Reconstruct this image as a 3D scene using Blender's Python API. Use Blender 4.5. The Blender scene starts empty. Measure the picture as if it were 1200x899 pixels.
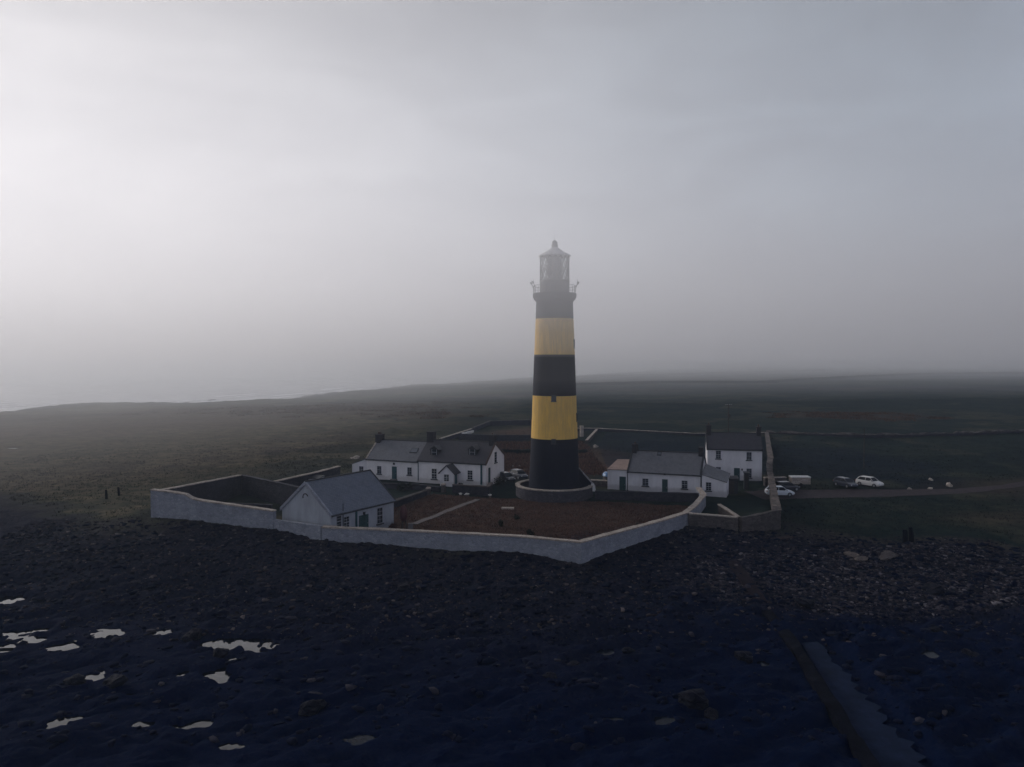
import bpy, math, random
import numpy as np
from math import sin, cos, pi, radians as R
random.seed(7); rng = np.random.default_rng(7)
S = bpy.context.scene
C = S.collection

# ------------------------------------------------------------------ camera
CAM_Z = 20.7; PITCH = math.atan(24.5/870)
cd = bpy.data.cameras.new('camera'); cam = bpy.data.objects.new('camera', cd); C.objects.link(cam)
cam.location = (0, 0, CAM_Z); cam.rotation_euler = (R(90)-PITCH, 0, 0)
cd.sensor_width = 36; cd.lens = 870/1200*36; cd.clip_start = 0.5; cd.clip_end = 20000
S.camera = cam
# ------------------------------------------------------------------ world, sun, exposure
SUN_EL, SUN_AZ = 17, -50          # azimuth from +Y, negative = left
w = bpy.data.worlds.new('World'); S.world = w; w.use_nodes = True
nt = w.node_tree; N = nt.nodes; L = nt.links; N.clear()
def wn(t, **k):
    n = N.new(t)
    for a, b in k.items(): setattr(n, a, b)
    return n
out = wn('ShaderNodeOutputWorld'); bg = wn('ShaderNodeBackground'); bg.inputs['Strength'].default_value = 0.085
sky = wn('ShaderNodeTexSky', sky_type='NISHITA', sun_disc=False)
sky.sun_elevation = R(SUN_EL); sky.sun_rotation = R(SUN_AZ)
sky.air_density = 1.3; sky.dust_density = 3.0; sky.ozone_density = 2.0; sky.altitude = 0
tc = wn('ShaderNodeTexCoord')
mp = wn('ShaderNodeMapping'); mp.inputs['Scale'].default_value = (1.0, 1.0, 3.2)
L.new(tc.outputs['Generated'], mp.inputs['Vector'])
nz = wn('ShaderNodeTexNoise'); nz.inputs['Scale'].default_value = 3.4; nz.inputs['Detail'].default_value = 9; nz.inputs['Roughness'].default_value = .6; nz.inputs['Distortion'].default_value = .5
L.new(mp.outputs[0], nz.inputs['Vector'])
cr = wn('ShaderNodeValToRGB'); cr.color_ramp.elements[0].position = .36; cr.color_ramp.elements[1].position = .68
cr.color_ramp.elements[0].color = (.66, .68, .71, 1); cr.color_ramp.elements[1].color = (1.14, 1.13, 1.12, 1)
L.new(nz.outputs['Fac'], cr.inputs['Fac'])
# cloud sheet: the sky's light spread by a layer of stratus, a little greyer than the clear sky
bw = wn('ShaderNodeRGBToBW'); L.new(sky.outputs[0], bw.inputs[0])
tint = wn('ShaderNodeMix', data_type='RGBA', blend_type='MIX'); tint.inputs[0].default_value = .62
grey = wn('ShaderNodeMix', data_type='RGBA', blend_type='MULTIPLY'); grey.inputs[0].default_value = 1
L.new(bw.outputs[0], grey.inputs[6]); grey.inputs[7].default_value = (.84, .96, 1.22, 1)
L.new(sky.outputs[0], tint.inputs[6]); L.new(grey.outputs[2], tint.inputs[7])
cl = wn('ShaderNodeMix', data_type='RGBA', blend_type='MULTIPLY'); cl.inputs[0].default_value = 1
gm = wn('ShaderNodeGamma'); gm.inputs['Gamma'].default_value = .5; L.new(tint.outputs[2], gm.inputs[0])
cap = wn('ShaderNodeMix', data_type='RGBA', blend_type='DIVIDE'); cap.inputs[0].default_value = 1   # thick stratus: v / (1 + (v/k)^2) keeps the sun's halo soft
k2 = wn('ShaderNodeMix', data_type='RGBA', blend_type='MULTIPLY'); k2.inputs[0].default_value = 1; L.new(gm.outputs[0], k2.inputs[6]); k2.inputs[7].default_value = (.36, .36, .35, 1)
k3 = wn('ShaderNodeMix', data_type='RGBA', blend_type='MULTIPLY'); k3.inputs[0].default_value = 1; L.new(k2.outputs[2], k3.inputs[6]); L.new(k2.outputs[2], k3.inputs[7])
k4 = wn('ShaderNodeMix', data_type='RGBA', blend_type='ADD'); k4.inputs[0].default_value = 1; L.new(k3.outputs[2], k4.inputs[6]); k4.inputs[7].default_value = (1, 1, 1, 1)
L.new(gm.outputs[0], cap.inputs[6]); L.new(k4.outputs[2], cap.inputs[7])
L.new(cap.outputs[2], cl.inputs[6]); L.new(cr.outputs[0], cl.inputs[7])
lv = wn('ShaderNodeMix', data_type='RGBA', blend_type='MULTIPLY'); lv.inputs[0].default_value = 1; L.new(cl.outputs[2], lv.inputs[6]); lv.inputs[7].default_value = (1.74, 1.78, 1.84, 1)
# sky tinted by bearing: bright blue patch added behind the view to fill facades
sx = wn('ShaderNodeSeparateXYZ'); L.new(tc.outputs['Generated'], sx.inputs[0])
dt_ = wn('ShaderNodeVectorMath', operation='DOT_PRODUCT'); L.new(tc.outputs['Generated'], dt_.inputs[0]); dt_.inputs[1].default_value = (sin(R(SUN_AZ)), cos(R(SUN_AZ)), 0)
mr = wn('ShaderNodeMapRange'); mr.inputs['From Min'].default_value = -1; mr.inputs['From Max'].default_value = 1; L.new(dt_.outputs['Value'], mr.inputs['Value'])
bl = wn('ShaderNodeValToRGB'); bl.color_ramp.interpolation = 'EASE'; e_ = bl.color_ramp.elements; e_.new(.42); e_.new(.58)
for el_, (p_, c_) in zip(e_, ((0, (1.2, 1.28, 1.62)), (.42, (.95, 1.05, 1.3)), (.58, (.50, .64, .74)), (1, (1.02, 1, 1)))): el_.position = p_; el_.color = (*c_, 1)
L.new(mr.outputs[0], bl.inputs[0])
l2 = wn('ShaderNodeMix', data_type='RGBA', blend_type='MULTIPLY'); l2.inputs[0].default_value = 1; L.new(lv.outputs[2], l2.inputs[6]); L.new(bl.outputs[0], l2.inputs[7])
me_ = wn('ShaderNodeMapRange'); me_.interpolation_type = 'SMOOTHSTEP'; me_.inputs['From Min'].default_value = .12; me_.inputs['From Max'].default_value = .62; me_.inputs['To Min'].default_value = 1; me_.inputs['To Max'].default_value = .22
L.new(sx.outputs[2], me_.inputs['Value']); l3 = wn('ShaderNodeMix', data_type='RGBA', blend_type='MULTIPLY'); l3.inputs[0].default_value = 1; L.new(l2.outputs[2], l3.inputs[6]); L.new(me_.outputs[0], l3.inputs[7])
L.new(l3.outputs[2], bg.inputs['Color']); L.new(bg.outputs[0], out.inputs['Surface'])

sd = bpy.data.lights.new('sun', 'SUN'); sun = bpy.data.objects.new('sun', sd); C.objects.link(sun)
sd.energy = 1.22; sd.angle = R(22); sd.color = (1, .955, .925)
az, el = R(SUN_AZ), R(SUN_EL)
from mathutils import Vector
sdir = Vector((sin(az)*cos(el), cos(az)*cos(el), sin(el)))
sun.rotation_euler = (-sdir).to_track_quat('-Z', 'Y').to_euler(); sun.location = (-200, 200, 150)
S.view_settings.view_transform = 'Standard'; S.view_settings.look = 'None'
S.view_settings.exposure = 1.95; S.view_settings.gamma = 1; S.view_settings.use_curve_mapping = False
S.cycles.use_denoising = True; S.cycles.volume_bounces = 2; S.cycles.max_bounces = 6
S.cycles.diffuse_bounces = 2; S.cycles.glossy_bounces = 2; S.cycles.transparent_max_bounces = 16

# ------------------------------------------------------------------ helpers
def proj_plane(px, py, z):
    """ground point seen at a photo pixel (used only to survey the site from the photograph)"""
    u = (px-600)/870; v = (449.5-py)/870
    dy = cos(PITCH)+v*sin(PITCH); dz = -sin(PITCH)+v*cos(PITCH); t = (z-CAM_Z)/dz
    return (u*t, dy*t)
G = proj_plane

def vnoise(x, y, seed=0):
    xi = np.floor(x).astype(np.int64); yi = np.floor(y).astype(np.int64)
    fx = x-xi; fy = y-yi; fx = fx*fx*(3-2*fx); fy = fy*fy*(3-2*fy)
    def h(a, b):
        n = (a*374761393+b*668265263+seed*1442695041) & 0xffffffff
        n = ((n ^ (n >> 13))*1274126177) & 0xffffffff
        return ((n ^ (n >> 16)) & 0xffff)/65535.0
    return (h(xi, yi)*(1-fx)+h(xi+1, yi)*fx)*(1-fy)+(h(xi, yi+1)*(1-fx)+h(xi+1, yi+1)*fx)*fy
def fbm(x, y, sc, o=4, seed=0):
    x = np.asarray(x, float)/sc; y = np.asarray(y, float)/sc; r = 0; a = .5; t = 0
    for i in range(o):
        r = r+a*vnoise(x+17.3*i, y-9.1*i, seed+i); t += a; a *= .5
        x, y = (x*1.6+y*1.2), (-x*1.2+y*1.6)
    return r/t*2-1
def ridge(x, y, sc, o=4, seed=0):
    x = np.asarray(x, float)/sc; y = np.asarray(y, float)/sc; r = 0; a = .5; t = 0
    for i in range(o):
        r = r+a*(1-np.abs(vnoise(x+5.3*i, y-3.1*i, seed+i)*2-1)*2); t += a; a *= .5
        x, y = (x*1.6+y*1.2), (-x*1.2+y*1.6)
    return r/t
def ss(a, b, x):
    t = np.clip((x-a)/(b-a), 0, 1); return t*t*(3-2*t)
def in_poly(x, y, P):
    x = np.asarray(x, float); y = np.asarray(y, float); c = np.zeros(x.shape, bool)
    for i in range(len(P)):
        (x1, y1), (x2, y2) = P[i], P[i-1]
        if y1 == y2: continue
        c ^= ((y1 > y) != (y2 > y)) & (x < (x2-x1)*(y-y1)/(y2-y1)+x1)
    return c
def dist_line(x, y, P):
    d = np.full(np.shape(x), 1e9)
    for (x1, y1), (x2, y2) in zip(P[:-1], P[1:]):
        ll = (x2-x1)**2+(y2-y1)**2
        t = np.clip(((x-x1)*(x2-x1)+(y-y1)*(y2-y1))/ll, 0, 1)
        d = np.minimum(d, np.hypot(x-x1-t*(x2-x1), y-y1-t*(y2-y1)))
    return d

# ---- materials
MATS = {}
class NT:
    def __init__(s, name):
        s.m = bpy.data.materials.new(name); s.m.use_nodes = True; s.t = s.m.node_tree; s.n = s.t.nodes; s.l = s.t.links
        s.b = s.n['Principled BSDF']; s.out = s.n['Material Output']; s.tc = s.n.new('ShaderNodeTexCoord')
    def node(s, t, **k):
        n = s.n.new(t)
        for a, b in k.items():
            if a in n.inputs: n.inputs[a].default_value = b
            else: setattr(n, a, b)
        return n
    def noise(s, scale, detail=6, rough=.6, dist=0, vec=None, stretch=None):
        n = s.node('ShaderNodeTexNoise'); n.inputs['Scale'].default_value = scale; n.inputs['Detail'].default_value = detail
        n.inputs['Roughness'].default_value = rough; n.inputs['Distortion'].default_value = dist
        v = vec or s.tc.outputs['Object']
        if stretch:
            m = s.node('ShaderNodeMapping'); m.inputs['Scale'].default_value = stretch; s.l.new(v, m.inputs[0]); v = m.outputs[0]
        s.l.new(v, n.inputs['Vector']); return n.outputs['Fac']
    def ramp(s, fac, stops):
        r = s.node('ShaderNodeValToRGB'); e = r.color_ramp.elements
        while len(e) < len(stops): e.new(.5)
        for k, (p, c) in zip(e, stops): k.position = p; k.color = (*c, 1) if len(c) == 3 else c
        s.l.new(fac, r.inputs[0]); return r.outputs[0]
    def mix(s, f, a, b, mode='MIX'):
        n = s.node('ShaderNodeMix', data_type='RGBA', blend_type=mode)
        for v, i in ((f, 0), (a, 6), (b, 7)):
            if hasattr(v, 'links') or hasattr(v, 'is_linked'): s.l.new(v, n.inputs[i])
            elif i == 0: n.inputs[0].default_value = v
            else: n.inputs[i].default_value = (*v, 1) if len(v) == 3 else v
        return n.outputs[2]
    def math(s, op, a, b=0.0):
        n = s.node('ShaderNodeMath', operation=op)
        for v, i in ((a, 0), (b, 1)):
            if isinstance(v, (int, float)): n.inputs[i].default_value = v
            else: s.l.new(v, n.inputs[i])
        return n.outputs[0]
    def fin(s, col, rough=.8, bump=None, bs=.3, bd=.02, spec=.25, metal=0):
        if isinstance(col, tuple): s.b.inputs['Base Color'].default_value = (*col, 1)
        else: s.l.new(col, s.b.inputs['Base Color'])
        if isinstance(rough, float) or isinstance(rough, int): s.b.inputs['Roughness'].default_value = rough
        else: s.l.new(rough, s.b.inputs['Roughness'])
        s.b.inputs['Specular IOR Level'].default_value = spec; s.b.inputs['Metallic'].default_value = metal
        if bump is not None:
            b = s.node('ShaderNodeBump'); b.inputs['Strength'].default_value = bs; b.inputs['Distance'].default_value = bd
            s.l.new(bump, b.inputs['Height']); s.l.new(b.outputs[0], s.b.inputs['Normal'])
        return s.m
def plain(name, col, rough=.7, var=.25, sc=3., spec=.3, metal=0, bs=.2, bd=.01):
    """a painted or bare surface with blotches and fine wear"""
    if name in MATS: return MATS[name]
    k = NT(name); n = k.noise(sc, 8, .65)
    lo = tuple(c*(1-var) for c in col); hi = tuple(min(1, c*(1+var*.6)) for c in col)
    MATS[name] = k.fin(k.ramp(n, [(.3, lo), (.7, hi)]), rough, k.noise(sc*9, 4), bs, bd, spec, metal); return MATS[name]
def render_wall(name, col, dirt, amt=.5):
    """whitewashed render: vertical streaks, damp at the foot, roughcast grain"""
    k = NT(name)
    st = k.noise(1.0, 7, .7, vec=None, stretch=(.9, .9, .3)); sp = k.noise(.7, 8, .7)
    f = k.math('MULTIPLY', k.ramp(st, [(.42, (0, 0, 0)), (.75, (1, 1, 1))]), amt)
    c = k.mix(f, col, dirt); c = k.mix(k.ramp(sp, [(.35, (.35,)*3), (.65, (0, 0, 0))]), c, tuple(x*.78 for x in col))
    sx = k.node('ShaderNodeSeparateXYZ'); k.l.new(k.tc.outputs['Object'], sx.inputs[0])
    g = k.math('ADD', sx.outputs[2], k.math('MULTIPLY', k.noise(1.4, 5), -1.2))
    c = k.mix(k.ramp(g, [(0.0, (.6,)*3), (.35, (0, 0, 0))]), c, dirt)
    return k.fin(c, .9, k.noise(38, 5), .5, .02, .12)
def slate(name, a, b):
    k = NT(name); m = k.node('ShaderNodeMapping'); m.inputs['Rotation'].default_value = (0, 0, 0)
    k.l.new(k.tc.outputs['UV'], m.inputs[0])
    br = k.node('ShaderNodeTexBrick'); br.inputs['Scale'].default_value = 1; br.inputs['Brick Width'].default_value = .3; br.inputs['Row Height'].default_value = .24
    br.inputs['Mortar Size'].default_value = .012; br.inputs['Mortar Smooth'].default_value = .3; br.inputs['Bias'].default_value = 0
    br.inputs['Color1'].default_value = (*a, 1); br.inputs['Color2'].default_value = (*b, 1); br.inputs['Mortar'].default_value = (*[x*.35 for x in a], 1)
    k.l.new(m.outputs[0], br.inputs['Vector'])
    c = k.mix(k.ramp(k.noise(.9, 8, .7), [(.4, (0, 0, 0)), (.75, (.55,)*3)]), br.outputs['Color'], tuple(x*1.5 for x in a))
    c = k.mix(k.ramp(k.noise(4, 6, .7), [(.6, (0, 0, 0)), (.72, (.4,)*3)]), c, (.16, .15, .10))
    return k.fin(c, .62, br.outputs['Color'], .6, .03, .3)
def stone(name, a, b, mort, scale=2.2, bd=.06):
    k = NT(name); v = k.node('ShaderNodeTexVoronoi', feature='F1'); v.inputs['Scale'].default_value = scale
    e = k.node('ShaderNodeTexVoronoi', feature='DISTANCE_TO_EDGE'); e.inputs['Scale'].default_value = scale
    m = k.node('ShaderNodeMapping'); m.inputs['Scale'].default_value = (1, 1, 1.9)
    wv = k.node('ShaderNodeVectorMath', operation='ADD'); k.l.new(k.tc.outputs['Object'], m.inputs[0])
    nn = k.node('ShaderNodeTexNoise'); nn.inputs['Scale'].default_value = 1.5; k.l.new(m.outputs[0], nn.inputs['Vector'])
    sc = k.node('ShaderNodeVectorMath', operation='SCALE'); sc.inputs['Scale'].default_value = .5; k.l.new(nn.outputs['Color'], sc.inputs[0])
    k.l.new(m.outputs[0], wv.inputs[0]); k.l.new(sc.outputs[0], wv.inputs[1])
    k.l.new(wv.outputs[0], v.inputs['Vector']); k.l.new(wv.outputs[0], e.inputs['Vector'])
    bwn = k.node('ShaderNodeRGBToBW'); k.l.new(v.outputs['Color'], bwn.inputs[0])
    c = k.mix(bwn.outputs[0], a, b); c = k.mix(k.ramp(e.outputs['Distance'], [(.0, (1, 1, 1)), (.06, (0, 0, 0))]), c, mort)
    c = k.mix(k.ramp(k.noise(.6, 7, .7), [(.4, (0, 0, 0)), (.7, (.6,)*3)]), c, tuple(x*.6 for x in a))
    return k.fin(c, .92, k.math('ADD', k.ramp(e.outputs['Distance'], [(0, (0, 0, 0)), (.12, (1, 1, 1))]), k.noise(14, 5)), .8, bd, .12)

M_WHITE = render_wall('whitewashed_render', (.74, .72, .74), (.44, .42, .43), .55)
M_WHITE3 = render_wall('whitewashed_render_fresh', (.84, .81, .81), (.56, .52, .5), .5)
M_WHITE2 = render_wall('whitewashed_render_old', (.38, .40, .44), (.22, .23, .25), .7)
M_SLATE = slate('grey_slate', (.115, .118, .13), (.15, .15, .165))
M_SLATE_D = slate('dark_slate', (.04, .038, .048), (.055, .05, .06))
M_SLATE_L = slate('pale_slate', (.10, .115, .15), (.13, .145, .18))
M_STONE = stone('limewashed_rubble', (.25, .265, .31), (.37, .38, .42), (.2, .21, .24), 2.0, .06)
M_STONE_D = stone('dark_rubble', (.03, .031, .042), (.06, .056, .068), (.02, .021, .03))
M_STONE_B = stone('brown_rubble', (.07, .06, .062), (.14, .12, .115), (.05, .046, .045))
M_COPE = stone('coping_stone', (.34, .29, .25), (.52, .45, .39), (.2, .17, .15), 1.6)
M_COPEB = stone('brown_coping', (.07, .06, .06), (.20, .165, .145), (.06, .055, .055), 1.3)
M_BLACKTRIM = plain('black_trim', (.022, .023, .028), .5)
M_TEAL = plain('teal_paint', (.02, .075, .09), .5)
M_GREENDOOR = plain('green_door_paint', (.018, .055, .06), .45)
M_CHIM = stone('chimney_render', (.035, .034, .042), (.055, .05, .06), (.03, .03, .035), 3)
M_POT = plain('clay_pot', (.09, .06, .05), .8)
M_FRAME = plain('window_frame_paint', (.32, .33, .36), .5)
M_WHITETRIM = plain('white_trim', (.66, .64, .62), .6)
M_CONC = plain('weathered_concrete', (.16, .15, .15), .9, .4, .8, .15, bs=.5, bd=.03)
M_WOOD = plain('weathered_wood', (.05, .042, .038), .85, .4, 5, .15)
M_RUST = plain('red_oxide_paint', (.06, .014, .016), .6, .4)
M_RUBBER = plain('rubber', (.015, .015, .017), .8)
M_METAL = plain('galvanised_metal', (.25, .26, .27), .45, .2, 4, .5, .7)
def glass_dark():
    k = NT('window_glass'); return k.fin(k.ramp(k.noise(.6, 2), [(.3, (.012, .016, .022)), (.7, (.035, .042, .055))]), .06, None, spec=.5)
M_GLASS = glass_dark()

# ---- mesh builder
class MB:
    def __init__(s): s.v = []; s.f = []; s.mi = []; s.uv = {}; s.cur = 0
    def face(s, pts, uv=None):
        i = len(s.v); s.v += [tuple(p) for p in pts]; s.f.append(tuple(range(i, i+len(pts)))); s.mi.append(s.cur)
        if uv: s.uv[len(s.f)-1] = uv
        return s
    def box(s, x0, x1, y0, y1, z0, z1):
        i = len(s.v); s.v += [(x, y, z) for z in (z0, z1) for y in (y0, y1) for x in (x0, x1)]
        for q in ((0, 2, 3, 1), (4, 5, 7, 6), (0, 1, 5, 4), (2, 6, 7, 3), (0, 4, 6, 2), (1, 3, 7, 5)):
            s.f.append(tuple(i+k for k in q)); s.mi.append(s.cur)
        return s
    def hexa(s, b, t):
        """b, t: four bottom and four top points, same order (ccw from above)"""
        i = len(s.v); s.v += [tuple(p) for p in b]+[tuple(p) for p in t]; n = len(b)
        s.f.append(tuple(i+k for k in reversed(range(n)))); s.f.append(tuple(i+n+k for k in range(n))); s.mi += [s.cur]*2
        for k in range(n): s.f.append((i+k, i+(k+1) % n, i+n+(k+1) % n, i+n+k)); s.mi.append(s.cur)
        return s
    def lathe(s, prof, n=48, cx=0, cy=0, closed_top=True, a0=0, a1=2*pi):
        i = len(s.v); full = abs(a1-a0-2*pi) < 1e-6; m = n if full else n+1
        for r, z in prof:
            for k in range(m):
                a = a0+(a1-a0)*k/n; s.v.append((cx+r*cos(a), cy+r*sin(a), z))
        for j in range(len(prof)-1):
            for k in range(n):
                k2 = (k+1) % m; s.f.append((i+j*m+k, i+j*m+k2, i+(j+1)*m+k2, i+(j+1)*m+k)); s.mi.append(s.cur)
        if full and prof[-1][0] > 1e-4 and closed_top:
            s.f.append(tuple(i+(len(prof)-1)*m+k for k in range(m))); s.mi.append(s.cur)
        return s
    def tube(s, a, b, r, n=8, r2=None):
        a = Vector(a); b = Vector(b); d = (b-a).normalized(); r2 = r if r2 is None else r2
        u = d.orthogonal().normalized(); v = d.cross(u); i = len(s.v)
        for p, rr in ((a, r), (b, r2)):
            for k in range(n): s.v.append(tuple(p+u*rr*cos(2*pi*k/n)+v*rr*sin(2*pi*k/n)))
        for k in range(n): s.f.append((i+k, i+(k+1) % n, i+n+(k+1) % n, i+n+k)); s.mi.append(s.cur)
        s.f.append(tuple(i+k for k in reversed(range(n)))); s.f.append(tuple(i+n+k for k in range(n))); s.mi += [s.cur]*2
        return s
    def build(s, name, mats, parent=None, smooth=False, loc=None):
        me = bpy.data.meshes.new(name); me.from_pydata(s.v, [], s.f)
        if not isinstance(mats, (list, tuple)): mats = [mats]
        for m in mats: me.materials.append(m)
        me.polygons.foreach_set('material_index', s.mi)
        if s.uv:
            ul = me.uv_layers.new(name='UVMap')
            for fi, uv in s.uv.items():
                for li, c in zip(me.polygons[fi].loop_indices, uv): ul.data[li].uv = c
        if smooth: me.polygons.foreach_set('use_smooth', [True]*len(me.polygons))
        me.update(); o = bpy.data.objects.new(name, me); C.objects.link(o)
        if parent: o.parent = parent
        if loc: o.location = loc
        return o
def tag(o, label=None, cat=None, group=None, kind=None):
    if label: o['label'] = label
    if cat: o['category'] = cat
    if group: o['group'] = group
    if kind: o['kind'] = kind
    return o
def empty(name, loc, rz, label, cat, group=None):
    o = bpy.data.objects.new(name, None); C.objects.link(o); o.location = loc; o.rotation_euler = (0, 0, rz); o.empty_display_size = .5
    return tag(o, label, cat, group)
def copy_thing(o, loc, rz, label=None):
    r = o.copy(); C.objects.link(r); r.location = loc; r.rotation_euler = (0, 0, rz)
    if label: r['label'] = label
    for ch in list(o.children):
        c = ch.copy(); C.objects.link(c); c.parent = r
        for g in ch.children: d = g.copy(); C.objects.link(d); d.parent = c
    return r

# ------------------------------------------------------------------ terrain
WALLP = [(-45.6, 93.7), (-39.3, 91.6), (-28.2, 88.2), (-21.9, 85.3), (-13.8, 84.3), (.9, 81.6), (7.3, 79.4), (13.8, 85.6), (18.8, 90.6), (22.2, 94.4)]
CTRL = [(-46, 92, .95), (-39, 90, 1.1), (-27.2, 87, .75), (-21.4, 85, .25), (-13.8, 83, -.1), (.9, 80, -.35), (7.3, 77.8, -1.05), (13.8, 84, -.7), (18.8, 89, -.35), (22.4, 92.5, -.2), (28.5, 92, -.3), (35, 94, -.95),
 (-52, 96, .6), (-50, 110, .3), (-55, 130, .2), (-70, 100, -.2), (-70, 82, -1.4), (-50, 79, -1.6), (-30, 79, -1.6), (-10, 75, -1.5), (5, 71, -1.9), (20, 80, -1.4), (33, 84, -1.5), (50, 86, -1.0), (75, 90, -.5), (110, 95, .2),
 (-80, 60, -3.2), (-50, 70, -2.7), (-50, 55, -3.3), (-25, 62, -3.0), (-25, 48, -3.3), (0, 60, -2.8), (0, 45, -3.3), (20, 62, -2.8), (24, 45, -3.5), (45, 66, -2.2), (50, 50, -2.8), (75, 66, -1.6),
 (-90, 25, -4.2), (0, 25, -4.0), (60, 25, -3.8), (-90, -40, -6), (0, -40, -6), (60, -40, -6), (120, 20, -3), (-140, 60, -3.8),
 (0, 100, -.6), (-20, 100, -.6), (15, 100, -.6), (0, 120, -.1), (-20, 128, 0), (20, 120, 0), (40, 128, 0), (40, 114, -.25), (50, 121, -.15), (65, 118, 0), (90, 125, .3), (60, 105, -.4), (-40, 140, .2), (-80, 150, -.3), (-140, 150, -1.5), (-250, 150, -3.5), (-250, 300, -2.5),
 (0, 160, 0), (40, 170, .5), (-20, 200, .4), (60, 200, 1), (0, 240, 1), (110, 190, 1.2), (120, 256, 2), (-100, 250, 0), (-110, 315, .2), (-30, 280, 1), (-140, 440, -1), (-60, 480, 1), (60, 400, 2), (250, 300, 2.5), (300, 120, 1.5), (250, 600, 5), (600, 300, 3), (500, 800, 8), (0, 700, 2), (1500, 1500, 12), (300, 1500, 8), (2500, 500, 8), (2500, 2500, 14), (0, 1200, 0), (-100, 760, -1.5)]
CP = np.array(CTRL)
def warp(x, y):   # compress far distances so that the spline stays tame
    r = np.hypot(x, y-80)+1e-6; s = np.where(r < 150, 1, (150+120*np.log(np.maximum(r, 150)/150))/r)
    return x*s, 80+(y-80)*s
def tps_fit():
    x, y = warp(CP[:, 0], CP[:, 1]); n = len(x)
    r2 = (x[:, None]-x)**2+(y[:, None]-y)**2; K = .5*r2*np.log(r2+1e-9)+np.eye(n)*12
    P = np.stack([np.ones(n), x, y], 1); A = np.block([[K, P], [P.T, np.zeros((3, 3))]])
    return x, y, np.linalg.solve(A, np.concatenate([CP[:, 2], np.zeros(3)]))
TX, TY, TW = tps_fit()
def tps(x, y):
    X, Y = warp(x, y); r = TW[-3]+TW[-2]*X+TW[-1]*Y
    for a, b, c in zip(TX, TY, TW[:-3]):
        d = (X-a)**2+(Y-b)**2; r = r+c*.5*d*np.log(d+1e-9)
    return r
COAST = [(-900, 60), (-480, 190), (-330, 270)]+[G(*a) for a in ((0, 487.5, -4), (60, 478, -4), (110, 474.5, -4), (170, 474.5, -4), (230, 476, -4), (330, 470.5, -4), (372, 465, -4), (400, 462.5, -4), (440, 459, -4), (470, 454, -4), (505, 453, -4), (540, 450.5, -4), (620, 447.5, -4), (700, 444, -4), (760, 440, -4))]+[(900, 2400), (1500, 5200)]
LAND = COAST+[(6000, 5200), (6000, -200), (-900, -200)]
COMPOUND = WALLP+[(28, 94), (34.3, 95.1), (44.5, 131), (52, 160), (25, 165), (-10, 165), (-31, 140), (-33.6, 126.7), (-38, 116), (-43, 117)]
GARDEN = WALLP[3:]+[(28, 107), (14, 111), (-4, 114), (-14, 117), (-20, 110)]
PATHL = [(-12.8, 96.6), (-5.2, 112.8)]
# tide pools: photo survey (px, py), half sizes in metres
POOLS = [(4, 704, 3.0, 1.1, .1), (28, 742, 2.6, 1.1, 0), (133, 741, 1.7, .8, .1), (42, 750, 1.2, .6, .3), (76, 757, 1.1, .7, 0), (200, 742, 1.2, .55, 0), (173, 759, 1.3, .5, -.3), (272, 757, 3.7, 1.0, .05),
 (256, 792, 1.2, 1.2, .6), (110, 793, 1.1, .75, .5), (85, 845, 1.9, .5, .3), (16, 814, .7, .4, .2), (60, 728, .8, .4, .0), (215, 790, .6, .3, 0), (235, 768, .8, .3, 0), (273, 775, .8, .3, 0), (330, 797, .6, .25, 0), (150, 815, .9, .22, .1), (0, 762, 1.2, .5, 0),
 (712, 764, .7, .5, .5), (742, 776, 1.0, .35, .2), (720, 845, 1.2, .45, .05), (775, 843, .8, .5, -.3), (430, 866, 1.7, .5, .3), (505, 738, .8, .35, .3), (1088, 766, .7, .5, .6), (1006, 668, 1.3, .25, -.1), (265, 876, .9, .5, 0), (170, 849, .7, .25, 0), (895, 778, .7, .5, 0), (228, 850, 1.2, .4, .3),
 (105, 619, .9, .35, 0), (129, 626, 1.3, .4, 0), (137, 626, .5, .2, 0), (18, 620, 1.0, .3, 0), (55, 657, .9, .35, 0), (110, 657, .8, .35, 0), (47, 587, 1.5, .4, .1), (62, 586, 1.3, .4, 0), (77, 583, 1.5, .4, 0), (33, 514, 4, 1.0, 0), (12, 525, 2.6, 1.0, 0), (163, 543, 1.2, .5, 0), (195, 706, .7, .25, 0), (325, 709, .9, .25, 0), (383, 732, 1.2, .35, 0)]
def base_z(x, y):
    x = np.asarray(x, float); y = np.asarray(y, float); z = tps(x, y)
    d = dist_line(x, y, COAST); ins = in_poly(x, y, LAND); far = ss(110, 300, np.hypot(x, y))
    sd_ = np.where(ins, d, -d)+fbm(x, y, 70, 4, 3)*16*far+(ridge(x, y, 18, 4, 23)-.45)*12*far
    land = -4+(z+4)*ss(-3, 42, sd_)+ss(0, 8, sd_)*.9*ss(40, 10, sd_)
    z2 = np.where(sd_ > 0, np.minimum(np.maximum(land, -3.9), np.maximum(z, -3.9)), -4-np.clip(-sd_*.15, 0, 6))
    return z*(1-far)+z2*far
def masks(x, y):
    """rock = bare dark foreshore, shingle, brown = rusty bracken / dead grass"""
    n1 = fbm(x, y, 9, 5, 11); n2 = fbm(x, y, 34, 5, 21)
    sea_line = np.interp(x, [-300, -120, -70, -45, -20, 5, 20, 34, 45, 60, 90, 150], [200, 128, 108, 93, 88, 82, 95, 96, 88, 84, 84, 70])
    rock = ss(5, -6, y-sea_line+n1*9+n2*8)
    upper = ss(-36, -4, y-sea_line+n2*5)*rock
    cst = ss(34, 8, dist_line(x, y, COAST)+n2*16)*ss(100, 180, np.hypot(x, y))
    rock = np.maximum(rock, cst*.75)
    sh = ss(15, 7, np.hypot((x-38)*.62, (y-77)*1.25)+n1*4)*rock
    return rock, upper, sh, n1, n2
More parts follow.
